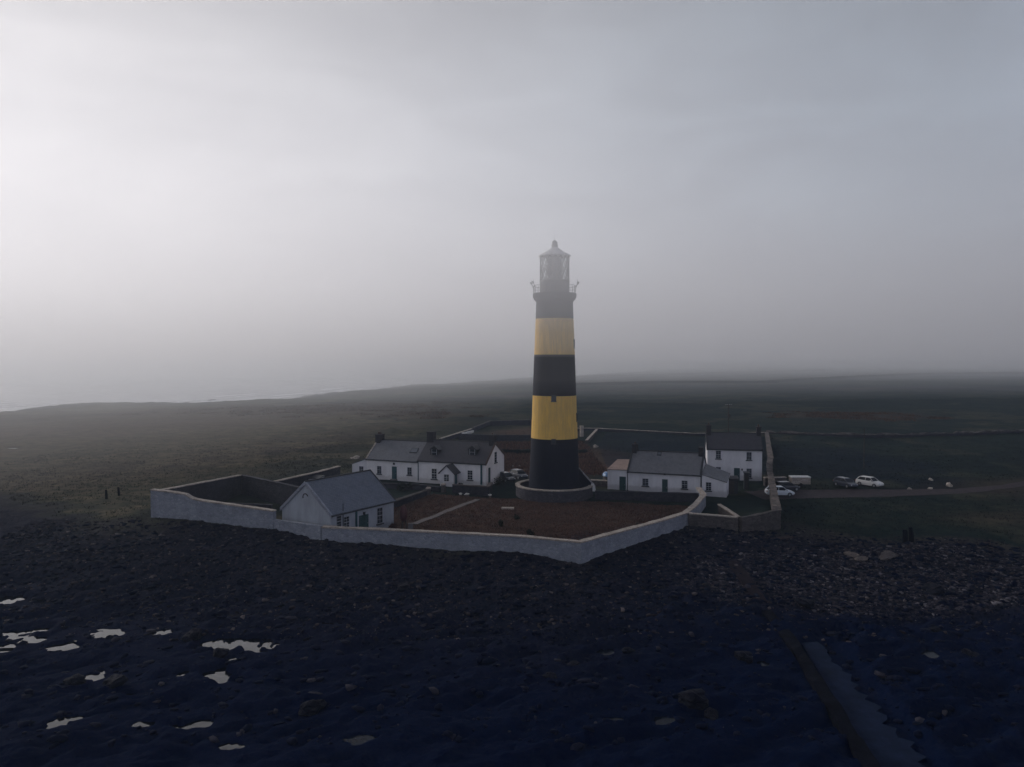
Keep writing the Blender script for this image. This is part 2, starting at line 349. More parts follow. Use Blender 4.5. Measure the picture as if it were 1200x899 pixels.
def rough_z(x, y):
    rock, up, sh, n1, n2 = masks(x, y)
    xr = x*cos(.5)+y*sin(.5); yr = -x*sin(.5)+y*cos(.5)
    strata = ridge(xr, yr*2.6, 7, 5, 31)*.55+ridge(x, y*1.4, 2.6, 4, 41)*.3+fbm(x, y, 1.1, 3, 51)*.16
    low = ss(-1.2, -2.4, tps(x, y))
    q_ = strata*5.5; strata = .45*strata+.55*(np.floor(q_)+ss(.55, .95, q_-np.floor(q_)))/5.5
    z = rock*(strata-.15)*(.35+.65*low)*(1-.8*sh)
    z = z+(1-rock)*(fbm(x, y, 14, 4, 61)*.16+fbm(x, y, 2.4, 3, 71)*.07)*ss(60, 100, y)
    z = z+(ridge(x, y, 1.1, 4, 91)-.4)*(.16+.08*up)*rock*(1-sh)
    inside = in_poly(x, y, COMPOUND)
    z = np.where(inside, np.interp(y, [78, 90, 105, 122], [-.6, -.5, -.3, 0])-tps(x, y)+fbm(x, y, 3.5, 4, 64)*.12, z)
    k = np.exp(-((x-59)/7)**2-((y-69)/5)**2)*2.2+np.exp(-((x-47)/5)**2-((y-84)/3.2)**2)*1.0+np.exp(-((x-62)/9)**2-((y-61)/3.5)**2)*1.5
    z = z+k*(.75+.5*ridge(x, y, 4, 4, 17))
    far = ss(110, 240, np.hypot(x, y)); z = z+far*(fbm(x, y, 45, 4, 5)*.9+ridge(x, y, 14, 4, 15)*.45+ss(60, 14, dist_line(x, y, COAST))*ridge(x, y, 9, 4, 25)*1.3)*np.where(in_poly(x, y, LAND), 1, .4)
    for gx, gy, rx, ry, h in ((121, 262, 26, 12, 1.0), (-34, 275, 18, 12, .8)):
        z = z+h*np.exp(-((x-gx)/rx)**2-((y-gy)/ry)**2)*(.6+.6*fbm(x, y, 5, 3, 6))
    return z
SLIP_A, SLIP_B = (25.3, 60.4), (23.4, 40.0)
TRACK = [(38, 116), (47, 117.5), (55, 118), (63, 117.8), (72, 118.5), (82, 122.2), (92, 128), (112, 140), (150, 160), (260, 190)]
POOLW = []
for (px, py, rx, ry, ang) in POOLS:
    z0 = -2.0
    for _ in range(12):
        x0, y0 = G(px, py, z0); z0 = float(base_z(np.array([x0]), np.array([y0]))[0])-.1
    POOLW.append((x0, y0, z0, rx*.72, ry*1.05, ang))
def pool_r(x, y, P):
    x0, y0, z0, rx, ry, a = P
    u = ((x-x0)*cos(a)+(y-y0)*sin(a))/rx; v = (-(x-x0)*sin(a)+(y-y0)*cos(a))/ry
    return np.hypot(u, v)
def terrain_z(x, y):
    x = np.asarray(x, float); y = np.asarray(y, float)
    z = base_z(x, y)+rough_z(x, y)
    wob = fbm(x, y, 1.7, 5, 81)*1.0+fbm(x, y, 4, 3, 84)*.4+(ridge(x, y, .9, 4, 85)-.5)*.9
    for P in POOLW:
        near = (np.abs(x-P[0]) < 4*max(P[3], P[4])) & (np.abs(y-P[1]) < 4*max(P[3], P[4]))
        if not near.any(): continue
        xx = x[near] if x.ndim else x; yy = y[near] if y.ndim else y; wz = wob[near] if x.ndim else wob
        wz = np.clip(wz, -.8, .9); r = pool_r(xx, yy, P)+wz
        t = ss(4.2, 3.2, r)*(1-ss(3.0, 3.6, pool_r(xx, yy, P))); zz = z[near] if x.ndim else z
        # ground near a pool keeps its roughness but stands just above the water line, and dips under it inside
        rim = np.maximum(zz, P[2]+.06+.10*np.clip(wz+.5, 0, 1)); rim = np.minimum(rim, P[2]+.5)
        zz = zz*(1-t)+rim*t
        zz = zz-ss(1.02, .85, r)*(zz-(P[2]-.22))
        if x.ndim: z[near] = zz
        else: z = zz
    # slipway bed and wall footing
    dsl = dist_line(x, y, [SLIP_A, SLIP_B]); zs = np.interp(y, [38, 61], [-4.0, -3.2]); t = ss(2.9, 1.9, dsl); z = z*(1-t)+np.minimum(z, zs-.12)*t
    dt = dist_line(x, y, TRACK); t = ss(4.5, 2.2, dt); z = z*(1-t)+(base_z(x, y))*t
    return z
def axis(parts):
    a = [parts[0][0]]
    for x0, x1, s0, s1 in parts:
        while a[-1] < x1:
            t = (a[-1]-x0)/(x1-x0); a.append(a[-1]+s0*(s1/s0)**np.clip(t, 0, 1))
    return np.array(a)
xs = axis([(-7000, -600, 900, 60), (-600, -75, 60, .8), (-75, -62, .8, .3), (-62, 62, .27, .27), (62, 75, .3, .6), (75, 600, .6, 60), (600, 7000, 60, 900)])
ys = axis([(-400, 20, 80, 2), (20, 40, 1.0, .24), (40, 76, .23, .23), (76, 96, .26, .36), (95, 200, .5, 1.3), (200, 700, 1.3, 8), (700, 6000, 8, 400)])
XX, YY = np.meshgrid(xs, ys); xf, yf = XX.ravel(), YY.ravel()
zf = terrain_z(xf, yf)
nx, ny = len(xs), len(ys)
me = bpy.data.meshes.new('ground'); me.vertices.add(nx*ny); me.vertices.foreach_set('co', np.stack([xf, yf, zf], 1).astype(np.float32).ravel())
ii = np.arange((nx-1)*(ny-1)); r_ = ii//(nx-1); c_ = ii % (nx-1); a_ = r_*nx+c_
q = np.stack([a_, a_+1, a_+nx+1, a_+nx], 1).astype(np.int32).ravel()
me.loops.add(len(q)); me.loops.foreach_set('vertex_index', q); me.polygons.add(len(ii))
me.polygons.foreach_set('loop_start', (ii*4).astype(np.int32)); me.polygons.foreach_set('loop_total', np.full(len(ii), 4, np.int32)); me.polygons.foreach_set('use_smooth', np.ones(len(ii), bool))
me.update(); me.validate()
rock, up, sh, n1, n2 = masks(xf, yf)
brown = np.zeros_like(xf)
for gx, gy, rx, ry, v in ((119, 262, 26, 16, .45), (-36, 275, 22, 18, .45), (-82, 322, 60, 34, .5), (100, 120, 30, 12, .35), (-170, 280, 130, 90, .5), (-95, 180, 60, 60, .3), (70, 100, 12, 4, .3), (2, 160, 22, 22, 1.0), (6, 215, 12, 16, .9)):
    brown = np.maximum(brown, v*ss(1.4, .6, np.hypot((xf-gx)/rx, (yf-gy)/ry)+n1*.35+n2*.35))
brown = np.maximum(brown, .95*(in_poly(xf, yf, GARDEN) & (dist_line(xf, yf, PATHL) > .55)))
yard = in_poly(xf, yf, [(18, 134), (47, 136), (68, 198), (50, 198), (27, 212), (21, 180)])*ss(-.5, .3, n1+.5)  # shade of the enclosed rear yards, put into the ground colour
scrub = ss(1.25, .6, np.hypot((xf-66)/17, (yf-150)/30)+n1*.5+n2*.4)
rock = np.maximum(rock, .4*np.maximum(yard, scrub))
dry = np.clip(.9*ss(1.3, .3, np.hypot((xf+130)/110, (yf-230)/130)+n2*.4)+.45*ss(1.2, .4, np.hypot((xf+75)/35, (yf-110)/40)+n1*.4)+.45*ss(-.1, .5, n1+n2)*ss(20, -60, xf)+.3*ss(.1, .5, n1+n2), 0, 1)  # dry grass; the left fields are also lightened for the mist's glow
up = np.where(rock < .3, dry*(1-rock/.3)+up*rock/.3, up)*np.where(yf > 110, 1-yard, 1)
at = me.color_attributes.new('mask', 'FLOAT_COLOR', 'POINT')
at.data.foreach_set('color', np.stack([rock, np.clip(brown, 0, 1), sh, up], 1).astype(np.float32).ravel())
def ground_mat():
    k = NT('ground_surface'); a = k.node('ShaderNodeAttribute', attribute_name='mask')
    s = k.node('ShaderNodeSeparateColor'); k.l.new(a.outputs['Color'], s.inputs[0]); up_ = a.outputs['Alpha']
    O = k.tc.outputs['Object']
    g = k.ramp(k.noise(.045, 9, .72), [(.3, (.005, .011, .014)), (.46, (.012, .022, .020)), (.58, (.024, .032, .024)), (.72, (.046, .042, .032))])
    g = k.mix(k.ramp(k.noise(.42, 10, .85), [(.40, (.85,)*3), (.58, (0, 0, 0))]), g, (.006, .011, .013))
    g = k.mix(up_, g, k.ramp(k.noise(.3, 8, .75), [(.34, (.030, .034, .022)), (.5, (.085, .075, .048)), (.66, (.15, .12, .075))]))
    b = k.ramp(k.noise(.5, 7, .75), [(.3, (.045, .03, .026)), (.7, (.10, .062, .045))])
    rk = k.ramp(k.noise(1.3, 9, .75), [(.25, (.0006, .004, .020)), (.55, (.0018, .006, .025)), (.78, (.009, .010, .026))])
    ru = k.ramp(k.noise(2.2, 8, .8), [(.3, (.003, .006, .016)), (.52, (.014, .015, .026)), (.72, (.05, .043, .05))])
    v = k.node('ShaderNodeTexVoronoi'); v.inputs['Scale'].default_value = 3.2; k.l.new(O, v.inputs['Vector'])
    bwn = k.node('ShaderNodeRGBToBW'); k.l.new(v.outputs['Color'], bwn.inputs[0])
    shc = k.ramp(bwn.outputs[0], [(.2, (.006, .007, .014)), (.6, (.02, .018, .027)), (.85, (.05, .045, .055))])
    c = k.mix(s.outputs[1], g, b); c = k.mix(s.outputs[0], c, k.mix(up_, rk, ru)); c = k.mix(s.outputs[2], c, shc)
    h = k.math('ADD', k.noise(3.0, 9, .75), k.math('MULTIPLY', v.outputs['Distance'], .5))
    return k.fin(c, .95, h, .9, .12, .015)
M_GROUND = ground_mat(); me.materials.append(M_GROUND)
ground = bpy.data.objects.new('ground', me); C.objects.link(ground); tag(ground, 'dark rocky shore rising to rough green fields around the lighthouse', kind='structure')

def TZ(x, y): return float(terrain_z(np.array([x]), np.array([y]))[0])

# ------------------------------------------------------------------ water
def water_mat(name, col, bumpsc, bd, rough):
    k = NT(name); n = k.noise(bumpsc, 8, .6, .3, stretch=(1, .45, 1)); return k.fin(col, rough, n, .6, bd, .5)
M_SEA = water_mat('sea_water', (.36, .37, .39), .35, .12, .22)
M_POOL = water_mat('pool_water', (.004, .006, .010), 2.5, .004, .03)
M_POOL_DIM = plain('dim_pool_water', (.006, .010, .020), .2, .2, 1, .06, bs=.1, bd=.003)  # pool water copy: dimmer sky reflection set into its colour and gloss
def sea():
    m = MB(); m.face([(-9000, -1500, -4), (9000, -1500, -4), (9000, 9000, -4), (-9000, 9000, -4)])
    return tag(m.build('sea', M_SEA), 'pale grey sea fading into the fog behind the fields', kind='structure')
sea()
def surf():
    m = MB(); rg = random.Random(5)
    for k in range(60):
        i = rg.randrange(2, len(COAST)-5); (x0, y0), (x1, y1) = COAST[i], COAST[i+1]; t = rg.random(); d = Vector((x1-x0, y1-y0)).normalized(); nrm = Vector((-d.y, d.x))
        off = rg.uniform(16, 75); c = Vector((x0+(x1-x0)*t, y0+(y1-y0)*t))+nrm*off; hl = rg.uniform(10, 34); hw = rg.uniform(.6, 2.4); n = 12; up_, lo_ = [], []
        for j in range(n+1):
            s_ = j/n*2-1; w_ = hw*(1-s_*s_)**.5*rg.uniform(.5, 1.3)+.05; b = rg.uniform(-1.2, 1.2)
            p = c+d*hl*s_+nrm*b; up_.append((p.x+nrm.x*w_, p.y+nrm.y*w_, -3.985+k*.0004)); lo_.append((p.x-nrm.x*w_, p.y-nrm.y*w_, -3.985+k*.0004))
        for j in range(n): m.face([lo_[j], lo_[j+1], up_[j+1], up_[j]])
    return tag(m.build('surf', plain('sea_foam', (.78, .78, .8), .9, .15, .5, .2)), 'broken lines of white surf along the left coast', kind='structure')
surf()
for P in POOLW:
    x0, y0, z0, rx, ry, a = P; m = MB(); pts = []
    R_ = 3.0
    for k in range(28):
        t = 2*pi*k/28; u, v = R_*rx*cos(t), R_*ry*sin(t); pts.append((u*cos(a)-v*sin(a), u*sin(a)+v*cos(a), 0))
    m.face(pts); tag(m.build('tide_pool', M_POOL if x0 < -12 else M_POOL_DIM, loc=(x0, y0, z0)), kind='structure')

# ------------------------------------------------------------------ haze and fog
def vol(name, x0, x1, y0, y1, z0, z1, dens, col, g, label):
    m = MB().box(x0, x1, y0, y1, z0, z1)
    mt = bpy.data.materials.new(name+'_air'); mt.use_nodes = True; t = mt.node_tree; t.nodes.clear()
    o = t.nodes.new('ShaderNodeOutputMaterial'); p = t.nodes.new('ShaderNodeVolumePrincipled')
    p.inputs['Density'].default_value = dens; p.inputs['Color'].default_value = (*col, 1); p.inputs['Anisotropy'].default_value = g
    t.links.new(p.outputs[0], o.inputs['Volume']); ob = m.build(name, mt); ob.visible_shadow = True
    return tag(ob, label, kind='stuff')
vol('haze', -6500, 6500, -300, 6000, -14, 64, .00016, (.50, .72, 1.0), .2, 'thin sea haze over the whole headland')
for zb, dn, lab in ((18, .0008, 'thin mist hanging at half the height of the lighthouse'), (21.5, .0030, 'sea mist thickening above the yellow band of the tower'), (25.2, .0036, 'fog around the upper yellow band and gallery of the lighthouse'), (29.8, .0032, 'densest low fog swallowing the lantern of the lighthouse')):
    vol('fog', -6400-zb, 6400+zb, -290-zb/9, 5900+zb, zb, 61-zb/9, dn, (.99, .978, .99), .42, lab)

def bank(name, pts, z0, z1, dens, label, g=.42, col=(.998, .982, .972)):
    m = MB().hexa([(x, y, z0) for x, y in pts], [(x, y, z1) for x, y in pts]); o = m.build(name, bpy.data.materials['fog_air'].copy()); t = o.data.materials[0].node_tree
    for n in t.nodes:
        if n.type == 'PRINCIPLED_VOLUME': n.inputs['Density'].default_value = dens; n.inputs['Anisotropy'].default_value = g; n.inputs['Color'].default_value = (*col, 1)
    return tag(o, label, kind='stuff')
bank('fog', [(-150, 330), (5600, 640), (5600, 5700), (-6200, 5700), (-6200, 40), (-420, 60)], -12.5, 57.3, .0013, 'sea fog rolling over the coast and the far fields behind the lighthouse')
bank('fog', [(-260, 560), (5500, 900), (5500, 5600), (-6100, 5600), (-6100, 20), (-560, 20)], -12.2, 56.9, .0016, 'thick fog bank that hides the sea horizon and the far end of the headland')
bank('fog', [(-62, 128), (40, 420), (-400, 480), (-700, -100), (-160, 20)], -11.9, 42, .0013, 'low bright mist drifting in over the fields on the left', .5)

# ------------------------------------------------------------------ walls
def wall(name, label, pts, th=.55, mat=None, cope=None, cope_h=.16, over=.07, group=None, step=1.1, jit=.03, cat='wall'):
    """a free-standing wall swept along pts (x, y, top z, bottom z) with a coping part"""
    mat = mat or M_STONE; P = []
    for (a, b) in zip(pts[:-1], pts[1:]):
        n = max(1, int(math.hypot(b[0]-a[0], b[1]-a[1])/step))
        for k in range(n): P.append([a[i]+(b[i]-a[i])*k/n for i in range(4)])
    P.append(list(pts[-1])); n = len(P); nor = []
    for i in range(n):
        d0 = Vector((P[i][0]-P[i-1][0], P[i][1]-P[i-1][1])).normalized() if i else None
        d1 = Vector((P[i+1][0]-P[i][0], P[i+1][1]-P[i][1])).normalized() if i < n-1 else None
        d = ((d0 or d1)+(d1 or d0)).normalized(); k = 1/max(.5, d.dot(d1 or d0)); nor.append((-d.y*k, d.x*k))
    def sweep(m, lo, hi, hw, jj):
        J = [[random.uniform(-jj, jj) for _ in range(3)] for _ in range(n)]; i0 = len(m.v)
        for i in range(n):
            x, y = P[i][0], P[i][1]; nx_, ny_ = nor[i]; h = hw+J[i][0]*.6
            for s_, z in ((-1, lo(i)), (1, lo(i)), (1, hi(i)+J[i][1]), (-1, hi(i)+J[i][2])): m.v.append((x+nx_*h*s_, y+ny_*h*s_, z))
        for i in range(n-1):
            a = i0+i*4; b = a+4
            for k in range(4): m.f.append((a+k, a+(k+1) % 4, b+(k+1) % 4, b+k)); m.mi.append(0)
        m.f.append((i0, i0+3, i0+2, i0+1)); m.f.append(tuple(i0+(n-1)*4+k for k in range(4))); m.mi += [0, 0]
    cx, cy = P[0][0], P[0][1]
    m = MB(); sweep(m, lambda i: P[i][3], lambda i: P[i][2]-(cope_h if cope else 0), th/2, jit*.3)
    o = m.build(name, mat); tag(o, label, cat, group)
    if cope:
        c = MB(); sweep(c, lambda i: P[i][2]-cope_h+.012, lambda i: P[i][2], th/2+over, jit); c.build('coping', cope, o)
    return o
def Z(y): return float(np.interp(y, [78, 90, 105, 122], [-.6, -.5, -.3, 0]))
FG = 'walls round the lighthouse compound'
wall('boundary_wall', 'long pale lime-washed sea wall in front of the lighthouse garden, bending at a sharp corner below the tower',
     [(-21.9, 85.3, 1.8, -1.2), (-13.8, 84.3, 1.7, -1.4), (.9, 81.6, 1.6, -1.6), (7.3, 79.4, 1.5, -2.2), (13.8, 85.9, 1.5, -2), (18.8, 90.8, 1.52, -1.6), (22.2, 94.7, 1.55, -1.5), (24.6, 99.5, 1.55, -1.5), (27.9, 107.5, 1.55, -1.2), (28.6, 113.5, 1.6, -1)], .6, cope=M_COPE, group=FG, over=.1)
wall('boundary_wall', 'high pale wall of the left walled yard that sweeps down in a curved step towards the gabled store',
     [(-45.6, 93.7, 4.7, -.5), (-42.4, 92.7, 4.55, -.5), (-40.6, 92.1, 4.4, -.5), (-40.0, 91.95, 4.1, -.5), (-39.4, 91.8, 3.85, -.5), (-38.7, 91.6, 3.75, -.5), (-28.4, 88.4, 3.05, -.6)], .6, cope=M_COPE, group=FG, over=.08)
wall('boundary_wall', 'low bare wall running in front of the white gable of the store', [(-28.3, 88.25, 1.95, -1), (-22.0, 85.4, 1.85, -1)], .5, mat=M_STONE, group=FG, jit=.12, step=.5)
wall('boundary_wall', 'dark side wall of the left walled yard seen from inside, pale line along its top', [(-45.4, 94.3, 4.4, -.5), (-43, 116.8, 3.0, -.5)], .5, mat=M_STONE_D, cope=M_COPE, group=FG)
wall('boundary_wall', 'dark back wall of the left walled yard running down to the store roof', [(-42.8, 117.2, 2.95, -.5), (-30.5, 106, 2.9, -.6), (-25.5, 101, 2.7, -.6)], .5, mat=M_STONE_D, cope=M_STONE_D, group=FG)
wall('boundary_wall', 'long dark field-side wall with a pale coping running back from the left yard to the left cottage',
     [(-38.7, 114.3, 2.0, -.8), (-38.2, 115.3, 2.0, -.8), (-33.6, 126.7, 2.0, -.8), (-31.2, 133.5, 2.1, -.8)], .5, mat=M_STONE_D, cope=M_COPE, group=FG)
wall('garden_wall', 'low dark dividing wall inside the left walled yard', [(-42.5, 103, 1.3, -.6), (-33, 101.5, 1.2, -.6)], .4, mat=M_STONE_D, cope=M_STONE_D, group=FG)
wall('boundary_wall', 'straight brown stone wall with a broad top, right of the two-storey house and running far back into the fields',
     [(34.3, 95.4, 1.75, -2), (44.3, 127, 1.9, -1), (46.2, 133, 2.6, -.5), (50, 143, 2.4, -.3), (69.8, 203, 1.6, 0)], .85, mat=M_STONE_B, cope=M_COPEB, group=FG, jit=.08)
wall('boundary_wall', 'far back wall of the enclosure with a thin pale top line behind the two-storey house', [(69.5, 203.5, 1.6, -.5), (49.8, 201, 1.6, -.5), (24.9, 216.6, 1.6, -.5), (17.5, 217, 1.6, -.5)], .5, mat=M_STONE_D, cope=M_COPE, group=FG)
wall('yard_wall', 'brown seaward wall of the small yards below the two-storey house, with a thin straight coping', [(22.6, 94.6, 1.5, -1.2), (28.4, 92.8, 1.35, -1.3)], .45, mat=M_STONE_B, cope=M_COPE, group=FG)
wall('yard_wall', 'brown stone wall rising to the near right corner of the compound', [(28.7, 92.7, 1.3, -1.4), (31, 93.6, 1.45, -1.4), (34.2, 94.9, 1.8, -2)], .5, mat=M_STONE_B, cope=M_STONE_B, group=FG, jit=.06)
wall('yard_wall', 'low wall with a reddish top dividing the two small yards at the right', [(28.6, 93.2, 1.3, -.8), (28.7, 97.5, 1.2, -.8), (28.6, 102, 1.2, -.8)], .35, mat=M_STONE_B, cope=M_COPE, group=FG)
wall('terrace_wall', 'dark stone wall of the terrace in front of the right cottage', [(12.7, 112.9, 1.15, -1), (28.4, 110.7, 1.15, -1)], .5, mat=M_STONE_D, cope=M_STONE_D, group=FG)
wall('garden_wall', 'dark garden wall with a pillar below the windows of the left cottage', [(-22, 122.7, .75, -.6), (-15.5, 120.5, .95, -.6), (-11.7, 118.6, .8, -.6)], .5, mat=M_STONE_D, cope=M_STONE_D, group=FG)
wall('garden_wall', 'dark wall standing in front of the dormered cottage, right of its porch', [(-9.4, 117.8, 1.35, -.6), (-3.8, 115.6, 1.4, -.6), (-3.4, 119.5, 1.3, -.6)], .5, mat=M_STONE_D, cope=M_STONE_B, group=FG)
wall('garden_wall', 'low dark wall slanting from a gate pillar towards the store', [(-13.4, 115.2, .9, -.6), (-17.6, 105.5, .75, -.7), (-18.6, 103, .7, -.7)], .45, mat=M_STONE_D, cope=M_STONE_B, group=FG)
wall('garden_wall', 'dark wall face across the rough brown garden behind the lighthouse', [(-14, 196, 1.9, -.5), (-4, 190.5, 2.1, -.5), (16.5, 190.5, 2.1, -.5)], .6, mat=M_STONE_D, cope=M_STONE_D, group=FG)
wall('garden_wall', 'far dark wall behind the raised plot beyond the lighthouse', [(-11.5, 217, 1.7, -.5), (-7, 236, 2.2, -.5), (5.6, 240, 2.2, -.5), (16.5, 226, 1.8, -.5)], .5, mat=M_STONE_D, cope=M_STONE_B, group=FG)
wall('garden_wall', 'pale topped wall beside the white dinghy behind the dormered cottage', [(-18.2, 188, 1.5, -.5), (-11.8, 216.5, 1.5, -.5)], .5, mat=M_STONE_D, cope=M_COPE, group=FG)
wall('garden_wall', 'brown wall sloping from the stone pillar towards the right, behind the lighthouse', [(18.4, 183, 1.6, -.3), (24.5, 214, 1.5, -.3)], .5, mat=M_STONE_B, cope=M_COPE, group=FG)
wall('garden_wall', 'low pale roadside wall behind the parked cars by the house', [(42.3, 124, 1.5, -.5), (46.3, 125.2, 1.4, -.5)], .5, mat=M_STONE_B, cope=M_COPE, group=FG)
wall('garden_wall', 'light wall between the lighthouse entrance and the right cottage', [(13.2, 124, 1.1, -.5), (17, 123, 1.1, -.5)], .4, mat=M_STONE_B, cope=M_COPE, group=FG)
for lab, pts in (('broken line of pale dry stones across the field above the parked cars', [(70, 204, .5, -.6), (88.6, 192, .9, -.6), (104, 192, .8, -.6), (122, 198, .9, -.6), (150, 205, .8, -.6)]),):
    wall('field_wall', lab, [(a, b, TZ(a, b)+c, TZ(a, b)-.5) for a, b, c, d in pts], .6, mat=M_STONE_D, cope=M_STONE_B, cope_h=.3, jit=.38, step=1.3)
for lab, pts in (('dark hedge bank crossing the misty field at the right', [(45, 560, 2, 0), (120, 600, 2, 0), (200, 590, 2, 0), (290, 660, 2.4, 0), (420, 760, 3, 0), (560, 800, 3, 0)]),
                 ('faint dark field bank far off in the mist', [(40, 860, 2, 0), (200, 900, 2, 0), (420, 1000, 3, 0)])):
    wall('field_bank', lab, [(a, b, TZ(a, b)+c, TZ(a, b)-1) for a, b, c, d in pts], 2.4, mat=plain('hedge_earth', (.02, .026, .02), .95, .5, .4, .05), jit=.7, step=6, cat='bank')

wall('garden_hedge', 'low dark hedge crossing the reddish garden behind the lighthouse', [(-8, 168, 1.0, -.5), (4, 166, 1.2, -.5), (17, 168, 1.0, -.5)], 1.1, mat=plain('hedge_leaves', (.012, .016, .016), .95, .6, 1.5, .03), jit=.45, step=.9, cat='hedge')
# gate pillars
def pillar(label, x, y, z0, z1, s, mat, cap=True, group=None):
    r = empty('stone_pillar', (x, y, z0), random.uniform(-.1, .1), label, 'pillar', group)
    MB().hexa([(-s, -s, -.3), (s, -s, -.3), (s, s, -.3), (-s, s, -.3)], [(-s*.94, -s*.94, z1-z0), (s*.94, -s*.94, z1-z0), (s*.94, s*.94, z1-z0), (-s*.94, s*.94, z1-z0)]).build('shaft', mat, r)
    MB().hexa([(-s*1.2, -s*1.2, z1-z0+.004), (s*1.2, -s*1.2, z1-z0+.004), (s*1.2, s*1.2, z1-z0+.004), (-s*1.2, s*1.2, z1-z0+.004)],
              [(-s*.9, -s*.9, z1-z0+.2), (s*.9, -s*.9, z1-z0+.2), (s*.9, s*.9, z1-z0+.2), (-s*.9, s*.9, z1-z0+.2)]).build('cap', M_COPE if cap else mat, r)
pillar('left of the two gate pillars, with a pale cap, at the top of the slanting garden wall', -13.1, 115.8, -.4, 1.0, .33, M_STONE_B, group='gate pillars')
pillar('right gate pillar, at the porch of the dormered cottage', -11.0, 118.3, -.3, 1.15, .36, M_STONE_B, group='gate pillars')
pillar('tall lone stone pillar right of the lighthouse in the far garden', 18.8, 199.7, 0, 3.5, .45, M_COPE)

# ------------------------------------------------------------------ buildings
class Bld:
    """local frame: x along the front wall, y into the building, front faces -y"""
    def __init__(s, name, label, cat, x, y, th, L_, W, zg, e, r, eb=None, yr=None, wall_m=None, roof_m=None, base=-1.0, ov=.12):
        s.o = empty(name, (x, y, zg), th, label, cat); s.x, s.y, s.th, s.L, s.W, s.zg = x, y, th, L_, W, zg
        s.e = e-zg; s.r = r-zg; s.eb = (eb if eb is not None else e)-zg; s.yr = yr or W/2
        m = MB(); E, RR, EB, YR = s.e, s.r, s.eb, s.yr
        A = [(0, 0, base), (L_, 0, base), (L_, W, base), (0, W, base)]
        m.face([A[0], A[1], (L_, 0, E), (0, 0, E)]); m.face([A[2], A[3], (0, W, EB), (L_, W, EB)])
        m.face([A[1], A[2], (L_, W, EB), (L_, YR, RR), (L_, 0, E)]); m.face([A[3], A[0], (0, 0, E), (0, YR, RR), (0, W, EB)])
        m.face([(0, 0, E), (L_, 0, E), (L_, YR, RR), (0, YR, RR)]); m.face([(0, YR, RR), (L_, YR, RR), (L_, W, EB), (0, W, EB)])
        s.walls = m.build('wall', wall_m or M_WHITE, s.o)
        s.roof = s.slope_roof(0-ov, L_+ov, roof_m or M_SLATE)
    def slope_roof(s, x0, x1, mat, t=.13, over=.28):
        m = MB()
        for (ya, za, yb, zb) in ((0, s.e, s.yr, s.r), (s.W, s.eb, s.yr, s.r)):
            dy, dz = ya-yb, za-zb; l = math.hypot(dy, dz); uy, uz = dy/l, dz/l
            n = (0, abs(uz)*(1 if ya > yb else -1), abs(uy))
            ye, ze = ya+uy*over, za+uz*over; lo = .02
            P = [(x0, ye+n[1]*lo, ze+n[2]*lo), (x1, ye+n[1]*lo, ze+n[2]*lo), (x1, yb+n[1]*lo, zb+n[2]*lo), (x0, yb+n[1]*lo, zb+n[2]*lo)]
            if ya > yb: P = [P[1], P[0], P[3], P[2]]
            T = [(p[0], p[1]+n[1]*t, p[2]+n[2]*t) for p in P]; T[2] = (T[2][0], yb, zb+(t+lo)/n[2]); T[3] = (T[3][0], yb, zb+(t+lo)/n[2])
            k0 = len(m.f); m.hexa(P, T); ll = l+over
            m.uv[k0+1] = [(P[0][0], 0), (P[1][0], 0), (P[2][0], ll), (P[3][0], ll)]
        o = m.build('roof', mat, s.o)
        rt = MB(); top = s.r+.16/max(.3, math.cos(math.atan2(s.r-s.e, s.yr)))
        rt.hexa([(x0, s.yr-.17, top-.10), (x1, s.yr-.17, top-.10), (x1, s.yr+.17, top-.10), (x0, s.yr+.17, top-.10)], [(x0, s.yr-.03, top+.07), (x1, s.yr-.03, top+.07), (x1, s.yr+.03, top+.07), (x0, s.yr+.03, top+.07)])
        rt.build('ridge_tiles', M_BLACKTRIM, o)
        g = MB(); g.tube((x0, -.34, s.e-.2), (x1, -.34, s.e-.2), .07); g.build('gutter', M_BLACKTRIM, o)
        return o
    def verge(s, mat, sides=(0, 1), w_=.2, h=.16, lift=.12, name='verge'):
        for sd_ in sides:
            m = MB(); x = -.16 if sd_ == 0 else s.L+.16-w_
            for (ya, za) in ((-.25, s.e-.25*(s.r-s.e)/s.yr), (s.W+.25, s.eb-.25*(s.r-s.eb)/(s.W-s.yr))):
                a = [(x, ya, za), (x+w_, ya, za), (x+w_, s.yr, s.r), (x, s.yr, s.r)]
                if ya > s.yr: a = [a[1], a[0], a[3], a[2]]
                m.hexa([(p[0], p[1], p[2]+lift-.25) for p in a], [(p[0], p[1], p[2]+lift+h) for p in a])
            m.build(name, mat, s.roof)
    def cast(s, side, px, py, off=0):
        """where the sight line through a photo pixel meets one wall plane, in (along, height)"""
        u = (px-600)/870; v = (449.5-py)/870; d = Vector((u, cos(PITCH)+v*sin(PITCH), -sin(PITCH)+v*cos(PITCH)))
        c_, s_ = cos(s.th), sin(s.th); O = Vector((-s.x, -s.y, CAM_Z-s.zg))
        o = Vector((O.x*c_+O.y*s_, -O.x*s_+O.y*c_, O.z)); d = Vector((d.x*c_+d.y*s_, -d.x*s_+d.y*c_, d.z))
        if side == 'front': t = (off-o.y)/d.y; p = o+d*t; return p.x, p.z
        if side == 'right': t = (s.L-o.x)/d.x; p = o+d*t; return p.y, p.z
        if side == 'left': t = -o.x/d.x; p = o+d*t; return p.y, p.z
        if side == 'roof':
            n = Vector((0, -(s.r-s.e), s.yr)); q = Vector((0, 0, s.e)); t = (q-o).dot(n)/d.dot(n); p = o+d*t; return p.x, p.y, p.z
